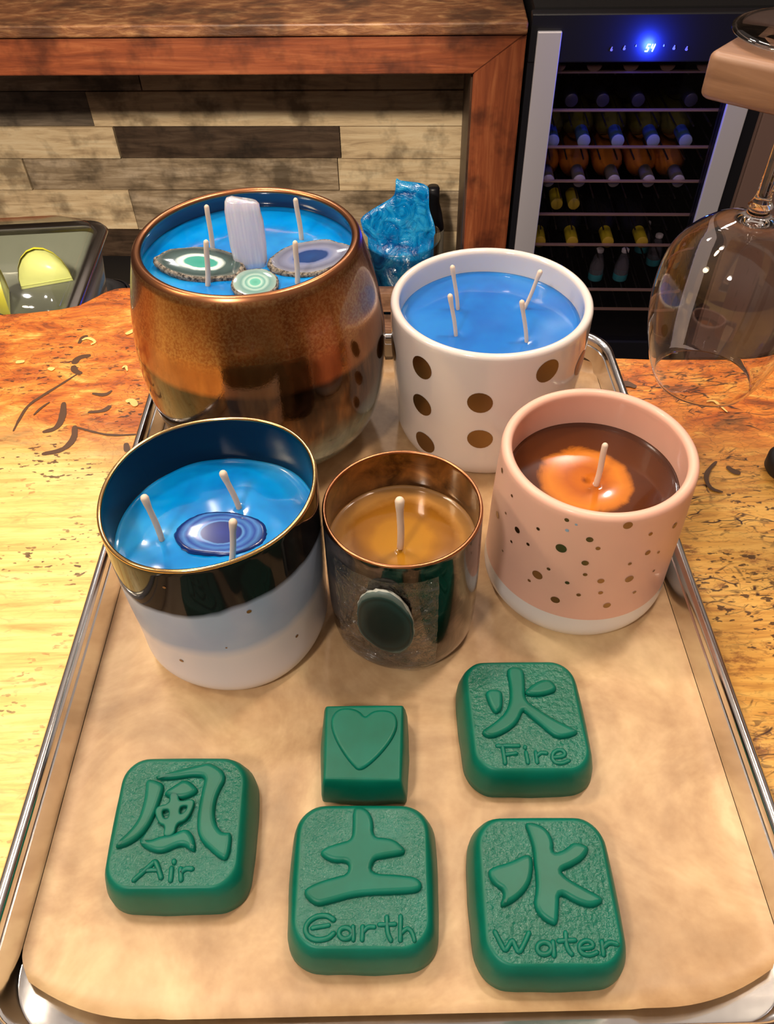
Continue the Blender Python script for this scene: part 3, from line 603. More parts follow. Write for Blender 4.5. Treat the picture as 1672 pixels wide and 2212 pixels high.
# ---------------------------------------------------------------- sheet pan and parchment
TX0, TX1, TY0, TY1 = -.1702, .1682, .0520, .5100; tcx, tcy = (TX0+TX1)/2, (TY0+TY1)/2; HX, HY = (TX1-TX0)/2, (TY1-TY0)/2
def tr(ins, r, z): return [(x, y, z) for x, y in rrect(HX-ins, HY-ins, r, 12)]
rings = [tr(.0080, .026, -.0006), tr(.0065, .027, .0002), tr(.0056, .0275, .0022), tr(.0046, .0285, .0215)]
for k in range(11): a = math.pi*(1-k/10*1.55); rings.append(tr(.0015-.0030*math.cos(a), .030, .0232+.0030*math.sin(a)))
rings += [tr(.0054, .028, .019), tr(.0068, .0265, .0014), tr(.0080, .026, -.0014)]
# order: inner floor -> wall -> rolled rim -> outside wall -> underside
V, F = loft(rings, True, True)
pan = mesh('sheet_pan', V, F, M_ALU, loc=(tcx, tcy, 0), sharp=60); tag(pan, 'polished aluminium sheet pan with rolled rim carrying the candles and soaps', 'tray')
nx, ny = 66, 90; V, F = [], []
px0, px1, py0, py1 = -.1632, .1612, .0650, .5010
for j in range(ny+1):
    for i in range(nx+1):
        x = px0+(px1-px0)*i/nx; y = py0+(py1-py0)*j/ny
        # rounded front corners
        e = min(i, nx-i)/nx*(px1-px0)
        wv = max(0, noise.noise(Vector((x*22, y*14, 0))))*.0006
        lift = .00065
        d = min(x-px0, px1-x); lift += .0011*max(0, 1-d/.006)**2
        db = py1-y; lift += .007*max(0, 1-db/.0045)**1.5
        df = y-py0; lift += .0045*max(0, 1-df/.008)**2*(1 if abs(x) > .10 else .5)
        shr = 1-.05*max(0, 1-df/.02)**2
        V.append((x*shr, y+.010*max(0, (abs(x)-.11)/.045)**2*max(0, 1-df/.05)-.010*max(0, (abs(x)-.13)/.028)**2*max(0, 1-db/.04), lift+wv))
for j in range(ny):
    for i in range(nx): a = j*(nx+1)+i; F.append((a, a+1, a+nx+2, a+nx+1))
pp = mesh('parchment_sheet', V, F, M_PAPER); tag(pp, 'tan mottled parchment sheet lining the sheet pan', 'paper')
ZP = .0014

# ---------------------------------------------------------------- candles
def candle_obj(name, x, y, label): return thing(name, (x, y, ZP), label, 'candle')
def vessel(parent, h, us, rs, thick, mats, fn=None, rim=True, inner_mat=1, rim_mat=None, seg=128, floor_z=.008, rim_z=None, decals=None, name='cup'):
    f = spline(us, rs); R = lambda z: f(min(max(z/h, 0), 1)); ht = thick/2
    prof = [(0, .0006), (R(0)*.8, .0006), (R(0)*.93, 0)]; tagm = [0, 0]
    N = 40
    for i in range(N+1): z = (h-ht)*(i/N)**1.15; prof.append((R(z), z+ (.0 if i else .0004)))
    nb = len(prof); rt = R(h)
    for k in range(1, 9): a = math.pi*k/8; prof.append((rt-ht+ht*math.cos(a), h-ht+ht*math.sin(a)))
    nr = len(prof)
    for i in range(1, N+1): z = (h-ht)-(h-ht-floor_z)*i/N; prof.append((R(z)-thick, z))
    prof.append((0, floor_z))
    V, F = lathe_vf(prof, seg, fn); MI = []
    # material index per face by ring interval
    cnt = 0; rings = len(prof)
    for j in range(rings-1):
        m = 0 if j < nb-1 else ((rim_mat if rim_mat is not None else inner_mat) if j < nr-1 else inner_mat)
        MI += [m]*seg
    if decals is not None:
        for (ang, z, r, mi) in decals:
            b = len(V); c0 = R(z); NS = 22
            pts = [(0, 0)]+[(r*math.cos(2*math.pi*k/NS)*rr, r*math.sin(2*math.pi*k/NS)*rr) for rr in (.5, 1) for k in range(NS)]
            for du, dv in pts:
                zz = min(max(z+dv, .001), h-.002); r_ = R(zz)+.00025; a = ang+du/c0; p = (r_*math.cos(a), r_*math.sin(a), zz); V.append(fn(p, a) if fn else p)
            for k in range(NS):
                k2 = (k+1) % NS; F.append((b, b+1+k, b+1+k2)); MI.append(mi); F.append((b+1+k, b+1+NS+k, b+1+NS+k2, b+1+k2)); MI.append(mi)
    o = mesh(name, V, F, mats, parent, mi=MI); return o, R
def hit(px, py, cx, cy, R, h):
    r = ray(px, py); r = r/np.linalg.norm(r); s = .1
    while s < 1.2:
        p = r*s+np.array([0, 0, HC]); z = p[2]-ZP
        if 0 <= z <= h and math.hypot(p[0]-cx, p[1]-cy) < R(z): return math.atan2(p[1]-cy, p[0]-cx), z, s
        s += .0003
    return None
def decal_list(items, off, sc, cx, cy, R, h, mi, k=1.0):
    out = []
    for it in items:
        q = hit(off[0]+it[0]/sc, off[1]+it[1]/sc, cx, cy, R, h)
        if q: out.append((q[0], q[1], it[2]/sc*q[2]/FPX*k, mi if len(it) < 4 else it[3]))
    return out
def wax(parent, rad, z, mat, fn=None, lump=0, seed=0, wicks=(), dip=None):
    NRr, seg = 36, 96; V, F = [(0, 0, z)], []
    def hz(x, y):
        d = math.hypot(x, y)/rad; q = z+.0012*max(0, (d-.94)/.06)**2
        q += lump*noise.noise(Vector((x*40+seed, y*40, seed)))
        for (wx, wy) in wicks: dd = math.hypot(x-wx, y-wy); q += .0009*math.exp(-(dd/.0016)**2)-.0005*math.exp(-(dd/.004)**2)
        if dip: dd = math.hypot(x-dip[0], y-dip[1]); q -= dip[2]*math.exp(-(dd/dip[3])**2)
        return q
    V[0] = (0, 0, hz(0, 0))
    for j in range(1, NRr+1):
        r = rad*j/NRr
        for k in range(seg):
            a = 2*math.pi*k/seg; p = (r*math.cos(a), r*math.sin(a), 0)
            if fn: q = fn((r*math.cos(a), r*math.sin(a), z), a); p = q
            V.append((p[0], p[1], hz(p[0], p[1])))
    for k in range(seg):
        k2 = (k+1) % seg; F.append((0, 1+k, 1+k2))
        for j in range(NRr-1): b = 1+j*seg; F.append((b+k, b+seg+k, b+seg+k2, b+k2))
    # side skirt
    b = 1+(NRr-1)*seg; n0 = len(V)
    for k in range(seg): q = V[b+k]; V.append((q[0]*.995, q[1]*.995, z-.01))
    for k in range(seg): k2 = (k+1) % seg; F.append((b+k, n0+k, n0+k2, b+k2))
    return mesh('wax', V, F, mat, parent), hz
def wick(parent, pb, pt, cx, cy, z, hz=None, bulb=True, r=.00125):
    b = at(*pb, z+ZP); t_ = aty(*pt, b.y); b = b-Vector((cx, cy, ZP)); t_ = t_-Vector((cx, cy, ZP)); b.z -= .001
    pts = [b+(t_-b)*s+Vector((math.sin(s*5)*.0003, 0, 0)) for s in np.linspace(0, 1, 9)]
    rad = [r]*7+[r*(1.2 if bulb else 1), r*(1.35 if bulb else 1)]
    V, F = tube_vf(pts, rad, 12); return mesh('wick', V, F, M_WICK, parent)
def wloc(pb, cx, cy, z): q = at(*pb, z+ZP); return (q.x-cx, q.y-cy)
Z = lambda off, sc, *pts: [(off[0]+x/sc, off[1]+y/sc) for x, y in pts]
def disc_stone(name, parent, loc, a, b, th, mats, tilt=(0, 0, 0), irr=.06, seed=0, label=None, pts=None, rind=2):
    """agate slice: polished face, rough rind"""
    n = 56; base = []
    for k in range(n):
        t_ = 2*math.pi*k/n; w = 1+irr*noise.noise(Vector((math.cos(t_)*1.6+seed, math.sin(t_)*1.6, seed))); base.append((a*w*math.cos(t_), b*w*math.sin(t_)))
    V, F, MI = [], [], []
    def ring(s, z, rough=0):
        b0 = len(V)
        for k, (x, y) in enumerate(base): j = 1+rough*noise.noise(Vector((x*900, y*900, z*900+seed))); V.append((x*s*j, y*s*j, z))
        return b0
    rs = [ring(.0001, th), ring(.5, th), ring(.93, th), ring(1.0, th*.9, .03), ring(1.03, th*.6, .06), ring(1.03, th*.3, .06), ring(.99, 0, .04)]
    for i, (p, q) in enumerate(zip(rs[:-1], rs[1:])):
        for k in range(n): k2 = (k+1) % n; F.append((p+k, p+k2, q+k2, q+k)); MI.append(0 if i < rind else 1)
    F.append(tuple(range(rs[-1], rs[-1]+n))); MI.append(1)
    o = mesh(name, V, F, mats, parent, mi=MI); o.location = loc; o.rotation_euler = tilt
    if label: o['label'] = label
    return o

# --- large copper vessel
cx, cy, h = -.0810, .4345, .146
c1 = candle_obj('candle', cx, cy, 'largest candle, bronze bulbous pot with blue wax, stones and four wicks')
US = [0, .06, .25, .5, .75, 1]; RS = [.052, .0625, .0770, .0808, .0768, .0672]
pot, R = vessel(c1, h, US, RS, .0052, [M_COPPER, M_NAVY, M_COPRIM], inner_mat=1, rim_mat=2, name='pot')
zw = h-.0145
O3 = ((270, 380), 2.834); wk = [((535, 445), (503, 190)), ((505, 670), (500, 405)), ((1080, 385), (1047, 148)), ((1055, 655), (1045, 410))]
wp = [Z(*O3, a, b) for a, b in wk]
wax(c1, R(zw)-.0052+.0003, zw, M_WAXB, lump=.0006, seed=2, wicks=[wloc(p[0], cx, cy, zw) for p in wp])
for p in wp: wick(c1, p[0], p[1], cx, cy, zw, bulb=False, r=.0015)
def onwax(px, py, z): q = at(px, py, z+ZP); return Vector((q.x-cx, q.y-cy, z))
ag1 = m_agate('green_agate_face', .027, .0132, [(0, (.03, .30, .24)), (.34, (.05, .34, .28)), (.40, (.75, .82, .80)), (.50, (.60, .72, .70)), (.58, (.06, .11, .11)), (.85, (.03, .06, .06)), (.95, (.12, .14, .13))], .05)
disc_stone('agate_slice', c1, onwax(434, 578, zw)+Vector((.001, -.002, .0005)), .0272, .0132, .0048, [ag1, M_RIND], (math.radians(9), math.radians(3), math.radians(-11)), .14, 1, 'green-centred agate slice with white ring')
ag2 = m_agate('navy_agate_face', .026, .0142, [(0, (.0, .045, .20)), (.36, (.0, .03, .16)), (.42, (.14, .18, .36)), (.55, (.20, .22, .34)), (.75, (.13, .14, .22)), (.95, (.26, .27, .33))], .05)
disc_stone('agate_slice', c1, onwax(669, 565, zw)+Vector((.001, -.002, .0005)), .0252, .0142, .0045, [ag2, M_RIND], (math.radians(9), math.radians(-2), math.radians(13)), .12, 5, 'navy-centred grey agate slice')
ag3 = m_agate('pale_green_agate_face', .0125, .0115, [(0, (.10, .40, .30)), (.22, (.14, .48, .38)), (.28, (.45, .66, .58)), (.42, (.14, .36, .32)), (.52, (.40, .58, .52)), (.65, (.16, .32, .30)), (1, (.32, .44, .40))], .04)
disc_stone('agate_slice', c1, onwax(553, 622, zw)+Vector((0, .000, .0005)), .0130, .0115, .004, [ag3, M_RIND], (math.radians(14), 0, math.radians(20)), .1, 9, 'small pale green banded agate slice')
q0 = onwax(543, 572, zw)
V, F = [], []; secs = [(0, .80, 0), (.10, .92, 0), (.35, 1.0, 0), (.66, 1.0, 0), (.82, .95, -.0004), (.94, .90, 0), (.985, .78, 0), (1.0, .5, 0)]
for s, w, ox in secs:
    for k in range(20):
        a = 2*math.pi*k/20; ca, sa = math.cos(a), math.sin(a); e = .62
        V.append((math.copysign(abs(ca)**e, ca)*.0108*w+ox*(1 if ca < 2 else 0), math.copysign(abs(sa)**e, sa)*.0060*w, -.002+.0415*s-.0035*max(0, (s-.6)/.4)*(ca*.5+.5)))
for j in range(len(secs)-1):
    for k in range(20): k2 = (k+1) % 20; F.append((j*20+k, j*20+k2, (j+1)*20+k2, (j+1)*20+k))
F.append(tuple(range(20))[::-1]); F.append(tuple(range((len(secs)-1)*20, len(secs)*20)))
cr = mesh('selenite_crystal', V, F, M_SEL, c1); cr.location = q0; cr.rotation_euler = (math.radians(-14), math.radians(0), math.radians(8)); cr['label'] = 'upright pearly white crystal'

# --- white cup with gold dots
cx, cy, h = .0675, .4345, .1010
c2 = candle_obj('candle', cx, cy, 'white ceramic candle with gold polka dots and royal blue wax')
US = [0, .05, .15, .5, 1]; RS = [.0570, .0592, .0606, .0630, .0641]; Rf = spline(US, RS); RR = lambda z: Rf(min(max(z/h, 0), 1))
O6 = ((740, 380), 2.986)
dec = decal_list([(511, 1236, 82), (511, 1477, 80), (531, 1718, 80), (886, 1464, 82), (886, 1697, 82), (1323, 1258, 84), (326, 1110, 82), (1534, 1205, 82), (1323, 1480, 82), (1323, 1700, 82)], *O6, cx, cy, RR, h, 2)
vessel(c2, h, US, RS, .0058, [M_WHITE, M_WHITE, M_GOLD], decals=dec)
zw = h-.0170; wk = [((745, 860), (712, 590)), ((732, 1030), (697, 775)), ((1170, 855), (1277, 620)), ((1188, 1070), (1160, 815))]; wp = [Z(*O6, a, b) for a, b in wk]
wax(c2, RR(zw)-.0058+.0003, zw, M_WAXR, lump=.0004, seed=5, wicks=[wloc(p[0], cx, cy, zw) for p in wp])
for p in wp: wick(c2, p[0], p[1], cx, cy, zw)

# --- pink speckled cup
cx, cy, h = .1085, .2950, .0985
c3 = candle_obj('candle', cx, cy, 'pink ceramic candle with gold speckles, white base and amber wax')
US = [0, .05, .15, .5, 1]; RS = [.0492, .0518, .0526, .0518, .0500]; Rf3 = spline(US, RS); RR3 = lambda z: Rf3(min(max(z/h, 0), 1))
O7 = ((1040, 820), 3.344)
sp = [(152, 655, 20), (223, 837, 12), (178, 963, 11), (118, 975, 28), (262, 1084, 26), (412, 1075, 14), (618, 1010, 17), (219, 1168, 12), (339, 1187, 14), (157, 1235, 10), (577, 1215, 40), (782, 1152, 25), (842, 1216, 17), (1057, 1050, 34), (1220, 1113, 16), (1395, 1052, 24), (1418, 897, 12), (1200, 1249, 22), (1277, 1245, 12), (749, 1322, 25), (1070, 1327, 14), (486, 1366, 14), (406, 1408, 40), (749, 1406, 16), (347, 1449, 13), (620, 1465, 16), (862, 1452, 24), (1067, 1438, 32), (1243, 1379, 11), (860, 1537, 17), (702, 1552, 16), (1104, 1534, 14), (534, 1587, 33), (906, 1629, 27)]
sp = decal_list(sp, *O7, cx, cy, RR3, h, 2)
rg = random.Random(11)
sp += [(rg.uniform(.5, 2.7), rg.uniform(.022, .085), rg.uniform(.0008, .0028), 2) for _ in range(26)]
sb = decal_list([(620, 1085, 14), (685, 1045, 10)], *O7, cx, cy, RR3, h, 3)
# white lower band as the first rings: separate material by height
o3, _ = vessel(c3, h, US, RS, .0056, [M_PINK, M_PINK, M_GOLD, plain('blue_smudge', (.30, .42, .55), .5), M_WHITEB], decals=sp+sb)
for p in o3.data.polygons:
    if p.material_index == 0 and p.center.z < .0200 and math.hypot(p.center.x, p.center.y) > .01: p.material_index = 4
zw = h-.0235; pw = Z(*O7, (830, 750), (897, 475))
wl = wloc(pw[0], cx, cy, zw)
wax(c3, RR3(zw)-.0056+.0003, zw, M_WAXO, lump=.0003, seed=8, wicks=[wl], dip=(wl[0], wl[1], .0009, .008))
wick(c3, pw[0], pw[1], cx, cy, zw, bulb=False, r=.0016)

# --- blue, black and white banded cup (hand-formed)
cx, cy, h = -.0885, .2630, .1090
c4 = candle_obj('candle', cx, cy, 'hand-formed candle with black, blue-grey and white bands and azure wax')
def wob(p, a):
    x, y, z = p; t_ = z/.109; w = 1+.013*math.sin(2*a+.6)*(.4+t_)+.009*math.sin(3*a+1.1)*t_+.012*math.sin(4*a-.3)*(1-t_)
    return (x*w+.001*t_, y*w, z*(1+.0*t_)+t_**3*(.0028*math.cos(a-.35)+.0010*math.sin(3*a)))
US = [0, .05, .15, .5, 1]; RS = [.0470, .0500, .0512, .0520, .0520]; Rf4 = spline(US, RS); RR4 = lambda z: Rf4(min(max(z/h, 0), 1))
O1 = ((190, 890), 3.155)
dec = decal_list([(1090, 1366, 17), (1422, 1528, 13), (633, 1694, 15), (937, 1608, 7), (507, 1184, 12)], *O1, cx, cy, RR4, h, 3)
vessel(c4, h, US, RS, .0022, [M_BLUECUP, M_INK, M_GOLDRIM, M_GOLD], fn=wob, rim_mat=2, decals=dec)
zw = h-.0290; wk = [((500, 860), (390, 585)), ((1030, 650), (925, 420)), ((978, 1010), (993, 750))]; wp = [Z(*O1, a, b) for a, b in wk]
q = at(477, 1150, zw+ZP); ac = (q.x-cx, q.y-cy)
_, hz4 = wax(c4, RR4(zw)-.0022+.0003, zw, M_WAXT, fn=wob, lump=.0022, seed=4, wicks=[wloc(p[0], cx, cy, zw) for p in wp], dip=(ac[0], ac[1], .0022, .022))
for p in wp: wick(c4, p[0], p[1], cx, cy, zw, r=.0015)
ag4 = m_agate('blue_banded_agate_face', .0235, .0165, [(0, (.01, .03, .25)), (.42, (.005, .02, .18)), (.46, (.10, .28, .62)), (.52, (.02, .07, .36)), (.62, (.06, .20, .52)), (.72, (.02, .06, .32)), (.80, (.07, .22, .55)), (.9, (.01, .04, .24)), (1, (.02, .10, .42))], .045, 45)
disc_stone('agate_slice', c4, (ac[0], ac[1], zw-.0032), .0235, .0140, .0032, [ag4, plain('dark_blue_rim', (.01, .03, .16), .2)], (0, 0, math.radians(-6)), .10, 13, 'royal blue banded agate slice')

# --- amber votive with stone taped on
cx, cy, h = .0060, .2630, .0930
c5 = candle_obj('candle', cx, cy, 'smallest candle, mottled brown mirrored glass with honey wax and taped-on stone')
US = [0, .04, .12, .5, 1]; RS = [.0362, .0386, .0401, .0406, .0397]; Rf5 = spline(US, RS); RR5 = lambda z: Rf5(min(max(z/h, 0), 1))
vessel(c5, h, US, RS, .0019, [M_MERC, M_MERCIN, M_COPRIM], rim_mat=2, name='glass')
O2 = ((670, 970), 4.287); pw = Z(*O2, (835, 895), (835, 480)); zw = h-.0262; wl = wloc(pw[0], cx, cy, zw)
wax(c5, RR5(zw)-.0019+.0003, zw, M_WAXH, lump=.0004, seed=6, wicks=[wl], dip=(wl[0], wl[1], .003, .018))
wick(c5, pw[0], pw[1], cx, cy, zw, r=.0018)
# plastic film wrapped round the front
a0 = hit(*Z(*O2, (260, 1300))[0], cx, cy, RR5, h)[0]; a1 = hit(*Z(*O2, (1175, 1500))[0], cx, cy, RR5, h)[0]
a0 = a0 if a0 < 0 else a0-2*math.pi; a1 = a1 if a1 < 0 else a1-2*math.pi
if a0 > a1: a0, a1 = a1, a0
V, F = [], []; na, nz_ = 60, 50
for j in range(nz_+1):
    for i in range(na+1):
        s = i/na; a = a0+(a1-a0)*s; z = .007+(h-.010-.007)*j/nz_+.004*math.sin(s*5)*(1-j/nz_)
        k = .0007+.0016*abs(noise.noise(Vector((s*4+z*60, z*45, 2))))+.0006*abs(noise.noise(Vector((s*11, z*160, 5))))
        # the film rides over the stone in the middle
        r_ = RR5(z)+k; V.append((r_*math.cos(a), r_*math.sin(a), z))
sfc = [Vector(v) for v in V]; qc = hit(*Z(*O2, (712, 1560))[0], cx, cy, RR5, h)
for j in range(nz_):
    for i in range(na):
        b = j*(na+1)+i; v = sfc[b]; da = (math.atan2(v.y, v.x)-qc[0]+math.pi) % (2*math.pi)-math.pi
        if math.hypot(da*.040/.0125, (v.z-qc[1])/.0225) < 1: continue
        F.append((b, b+1, b+na+2, b+na+1))
mesh('plastic_film', V, F, M_WRAP, c5)['label'] = 'crinkled clear plastic film'
qa = hit(*Z(*O2, (712, 1560))[0], cx, cy, RR5, h)
agd = m_agate('black_green_agate_face', .0145, .0232, [(0, (.001, .006, .008)), (.60, (.002, .009, .011)), (.82, (.006, .03, .032)), (.90, (.002, .012, .013)), (.97, (.012, .05, .05)), (1.0, (.10, .14, .13))], .04, 60, .45, 0)
rr_ = RR5(qa[1])+.0012
st = disc_stone('agate_stone', c5, (rr_*math.cos(qa[0]), rr_*math.sin(qa[0]), qa[1]),   .0140, .0245, .0036, [agd, plain('pale_rind', (.45, .47, .42), .6)], (0, 0, 0), .10, 21, 'nearly black green agate slice with pale edge', None, 4)
nrm = Vector((math.cos(qa[0]), math.sin(qa[0]), .0)); zx = Vector((-math.sin(qa[0]), math.cos(qa[0]), 0)); Mx = Matrix((zx, nrm.cross(zx), nrm)).transposed()
st.rotation_euler = (Mx @ Matrix.Rotation(math.radians(6), 3, 'Z')).to_euler()

# ---------------------------------------------------------------- soaps
TS = .0212; ZS = ZP-.0004
def soap(name, label, off, sc, quad, rho, glyph, words, grain=True, height=.0030, drafts=.0050, word_label=None, glyph_name='raised_character', top_t=TS):
    q = [at(off[0]+x/sc, off[1]+y/sc, ZS+top_t) for x, y in quad]      # TL TR BR BL
    c = sum(q, Vector())/4; root = thing(name, (c.x, c.y, ZS), label, 'soap', 'green soaps on the parchment')
    L = [v-c for v in q]
    def ring(o, z, jit=0, rh=rho):
        P = []; n = 9
        for i, (u0, v0, ang) in enumerate(((0, 0, 180), (1, 0, 270), (1, 1, 0), (0, 1, 90))):
            pass
        base = []
        for sx, sy, st_ in ((1, 1, 0), (-1, 1, 90), (-1, -1, 180), (1, -1, 270)):
            for k in range(n+1): a = math.radians(st_+90*k/n); base.append((sx*(1-rh)+rh*math.cos(a), sy*(1-rh)+rh*math.sin(a)))
        # extra points on the straight sides
        B = []
        for i in range(len(base)):
            a_, b_ = base[i], base[(i+1) % len(base)]; B.append(a_)
            if math.hypot(a_[0]-b_[0], a_[1]-b_[1]) > .3:
                for k in range(1, 8): s = k/8; B.append((a_[0]*(1-s)+b_[0]*s, a_[1]*(1-s)+b_[1]*s))
        for (u, v) in B:
            uu, vv = (u+1)/2, (1-v)/2
            p = L[0]*(1-uu)*(1-vv)+L[1]*uu*(1-vv)+L[2]*uu*vv+L[3]*(1-uu)*vv
            d = Vector((p.x, p.y, 0)); w = max(abs(u), abs(v)); d = Vector((u, v, 0)).normalized()
            k = o+jit*noise.noise(Vector((p.x*90+c.x*50, p.y*90, z*60)))
            P.append((p.x+d.x*k, p.y+d.y*k, z))
        return P
    T = top_t
    rs_ = [ring(drafts*.85, 0, .0006), ring(drafts, .0012, .0006), ring(drafts*.92, T*.35, .0003), ring(drafts*.55, T*.72), ring(drafts*.2, T*.93), ring(0, T-.0006), ring(-.0008, T), ring(-.0014, T)]
    V, F = loft(rs_, True, True); MI = [0]*len(F); MI[-1] = 1 if grain else 0
    body = mesh('soap_body', V, F, [M_SOAP, M_SOAPG], root, mi=MI, sharp=50)
    def loc(x, y): p = at(off[0]+x/sc, off[1]+y/sc, ZS+T); return (p.x-c.x, p.y-c.y)
    if glyph:
        me = None; bv = .0021 if height > .002 else .0015
        for gi, polys in enumerate(glyph):
            PP = [chaikin([loc(*p) for p in poly], 2) for poly in polys]
            bv = (.0021 if height > .002 else .0015) if len(polys) == 1 else .0008
            m2 = fill_curve('g', PP, max(.0001, height-bv), bv, -bv*.9, 5)
            if me is None: VV = [tuple(v.co) for v in m2.vertices]; FF = [tuple(p.vertices) for p in m2.polygons]
            else: b = len(VV); VV += [tuple(v.co) for v in m2.vertices]; FF += [tuple(i+b for i in p.vertices) for p in m2.polygons]
            me = m2
        g = mesh(glyph_name, VV, FF, M_SOAP, root, sharp=45); g.location = (0, 0, T-.0004)
    if words:
        VV, FF = [], []
        for pts, w in words:
            P = chaikin(pts, 2, False) if len(pts) > 2 else [(pts[0][0]*(1-s)+pts[1][0]*s, pts[0][1]*(1-s)+pts[1][1]*s) for s in np.linspace(0, 1, 6)]
            r_ = w/sc/FPX*.34*.5
            tube_vf([(*loc(*p), -.0001) for p in P], r_, 10, VV, FF)
        g = mesh('raised_lettering', VV, FF, M_SOAP, root); g.location = (0, 0, T)
    return root
def arc(cx_, cy_, rx, ry, a0_, a1_, n=9): return [(cx_+rx*math.cos(math.radians(a)), cy_-ry*math.sin(math.radians(a))) for a in np.linspace(a0_, a1_, n)]
OA = ((200, 1620), 4.18); OE = ((600, 1480), 3.3526); OF = ((960, 1400), 2.836)
air = [[[(490, 270), (600, 295), (652, 330), (625, 430), (580, 560), (520, 690), (440, 790), (340, 860), (205, 900), (240, 835), (340, 745), (420, 640), (460, 520), (485, 400)]],
       [[(560, 255), (700, 215), (850, 175), (980, 145), (1050, 125), (1130, 160), (1195, 215), (1200, 290), (1150, 370), (1110, 480), (1100, 600), (1125, 700), (1180, 765), (1258, 750), (1250, 880), (1220, 1005), (1150, 985), (1060, 905), (985, 830), (950, 740), (955, 600), (975, 480), (1000, 350), (1028, 250), (900, 245), (750, 270), (620, 275)]],
       [[(645, 400), (750, 330), (850, 272), (955, 360), (940, 400), (850, 445), (745, 450), (690, 435)]],
       [[(700, 400), (790, 400), (785, 490), (935, 450), (910, 560), (850, 655), (765, 680), (745, 790), (640, 800), (670, 700), (600, 680), (560, 530), (710, 505)], [(635, 560), (700, 550), (698, 620), (670, 640), (645, 620)], [(795, 528), (870, 515), (848, 570), (795, 605)]],
       [[(425, 815), (520, 830), (620, 790), (740, 770), (850, 715), (920, 790), (932, 920), (900, 920), (820, 860), (720, 900), (640, 935), (560, 930), (455, 880)]]]
wA = [([(375, 1175), (440, 1120), (530, 1040), (565, 1000), (590, 1060), (620, 1155)], 52), ([(440, 1095), (520, 1085), (600, 1085)], 44), ([(715, 1070), (705, 1180)], 50), ([(735, 1005), (738, 1018)], 50), ([(795, 1075), (800, 1175)], 50), ([(800, 1110), (840, 1070), (900, 1075)], 50)]
soap('soap_bar', 'green soap bar embossed Air, alone at the left of the parchment', *OA, [(312, 85), (1385, 80), (1285, 1250), (85, 1262)], .40, air, wA)
earth = [[[(545, 900), (600, 892), (655, 915), (692, 985), (688, 1112), (800, 1115), (870, 1145), (935, 1215), (870, 1240), (760, 1255), (690, 1275), (668, 1372), (850, 1380), (1030, 1402), (1048, 1502), (880, 1515), (700, 1520), (540, 1535), (390, 1580), (270, 1608), (172, 1500), (290, 1435), (430, 1395), (510, 1375), (520, 1285), (400, 1290), (302, 1235), (340, 1185), (450, 1150), (535, 1130), (548, 1040)]]]
wE = [([(405, 1700), (350, 1665), (260, 1680), (200, 1740), (205, 1810), (270, 1850), (360, 1840), (405, 1800)], 40), ([(250, 1760), (370, 1740)], 34), (arc(490, 1798, 48, 42, 0, 360, 13), 36), ([(545, 1750), (548, 1845)], 34), ([(615, 1750), (612, 1845)], 36), ([(618, 1790), (650, 1750), (700, 1752)], 34), ([(790, 1680), (795, 1800), (820, 1850)], 36), ([(735, 1735), (850, 1732)], 34), ([(890, 1675), (888, 1850)], 36), ([(892, 1800), (940, 1755), (975, 1790), (990, 1850)], 34)]
soap('soap_bar', 'green soap bar embossed Earth, nearest the front in the middle', *OE, [(165, 880), (1075, 880), (1108, 1915), (100, 1915)], .40, earth, wE)
fire = [[[(375, 125), (480, 125), (492, 220), (490, 325), (560, 375), (660, 440), (760, 490), (828, 522), (760, 552), (680, 558), (590, 480), (500, 405), (480, 385), (450, 460), (390, 515), (280, 562), (216, 522), (300, 470), (370, 410), (402, 330), (400, 230)]],
        [[(244, 265), (350, 262), (356, 330), (350, 385), (310, 412), (272, 350)]], [[(492, 270), (560, 215), (640, 196), (694, 258), (640, 288), (560, 300), (500, 292)]]]
wF = [([(355, 600), (365, 650), (372, 705)], 34), ([(325, 600), (455, 600)], 32), ([(370, 655), (440, 645)], 30), ([(500, 640), (512, 702)], 32), ([(494, 605), (495, 612)], 30), ([(560, 640), (568, 702)], 30), ([(565, 665), (590, 640), (625, 645)], 30), ([(665, 672), (740, 665), (735, 630), (695, 622), (658, 650), (668, 700), (720, 710), (762, 690)], 30)]
soap('soap_bar', 'green soap bar embossed Fire, farthest right below the pink candle', *OF, [(118, 90), (770, 85), (912, 745), (200, 750)], .40, fire, wF)
water = [[[(488, 1078), (545, 1078), (620, 1108), (668, 1190), (660, 1270), (740, 1240), (790, 1192), (888, 1222), (860, 1290), (780, 1342), (705, 1370), (740, 1410), (840, 1470), (990, 1545), (905, 1598), (800, 1565), (700, 1500), (698, 1600), (690, 1705), (640, 1690), (575, 1640), (545, 1570), (562, 1490), (560, 1400), (548, 1310), (545, 1240), (520, 1150)]],
         [[(270, 1355), (400, 1320), (500, 1268), (538, 1290), (540, 1380), (515, 1470), (440, 1550), (332, 1602), (372, 1495), (310, 1460), (272, 1410)]]]
wW = [([(310, 1740), (340, 1800), (372, 1860), (395, 1820), (418, 1785), (435, 1830), (458, 1872), (490, 1810), (518, 1745)], 32), (arc(612, 1840, 44, 38, 0, 360, 13), 32), ([(665, 1800), (672, 1885)], 32), ([(742, 1745), (750, 1840), (780, 1875)], 32), ([(700, 1795), (800, 1790)], 30), ([(830, 1842), (915, 1835), (905, 1800), (860, 1790), (822, 1820), (835, 1870), (890, 1885), (935, 1865)], 30), ([(965, 1800), (975, 1878)], 32), ([(972, 1835), (1010, 1800), (1060, 1815)], 32)]
soap('soap_bar', 'green soap bar embossed Water, nearest the front at the right', *OF, [(200, 1048), (945, 1045), (1125, 1950), (265, 1955)], .40, water, wW)
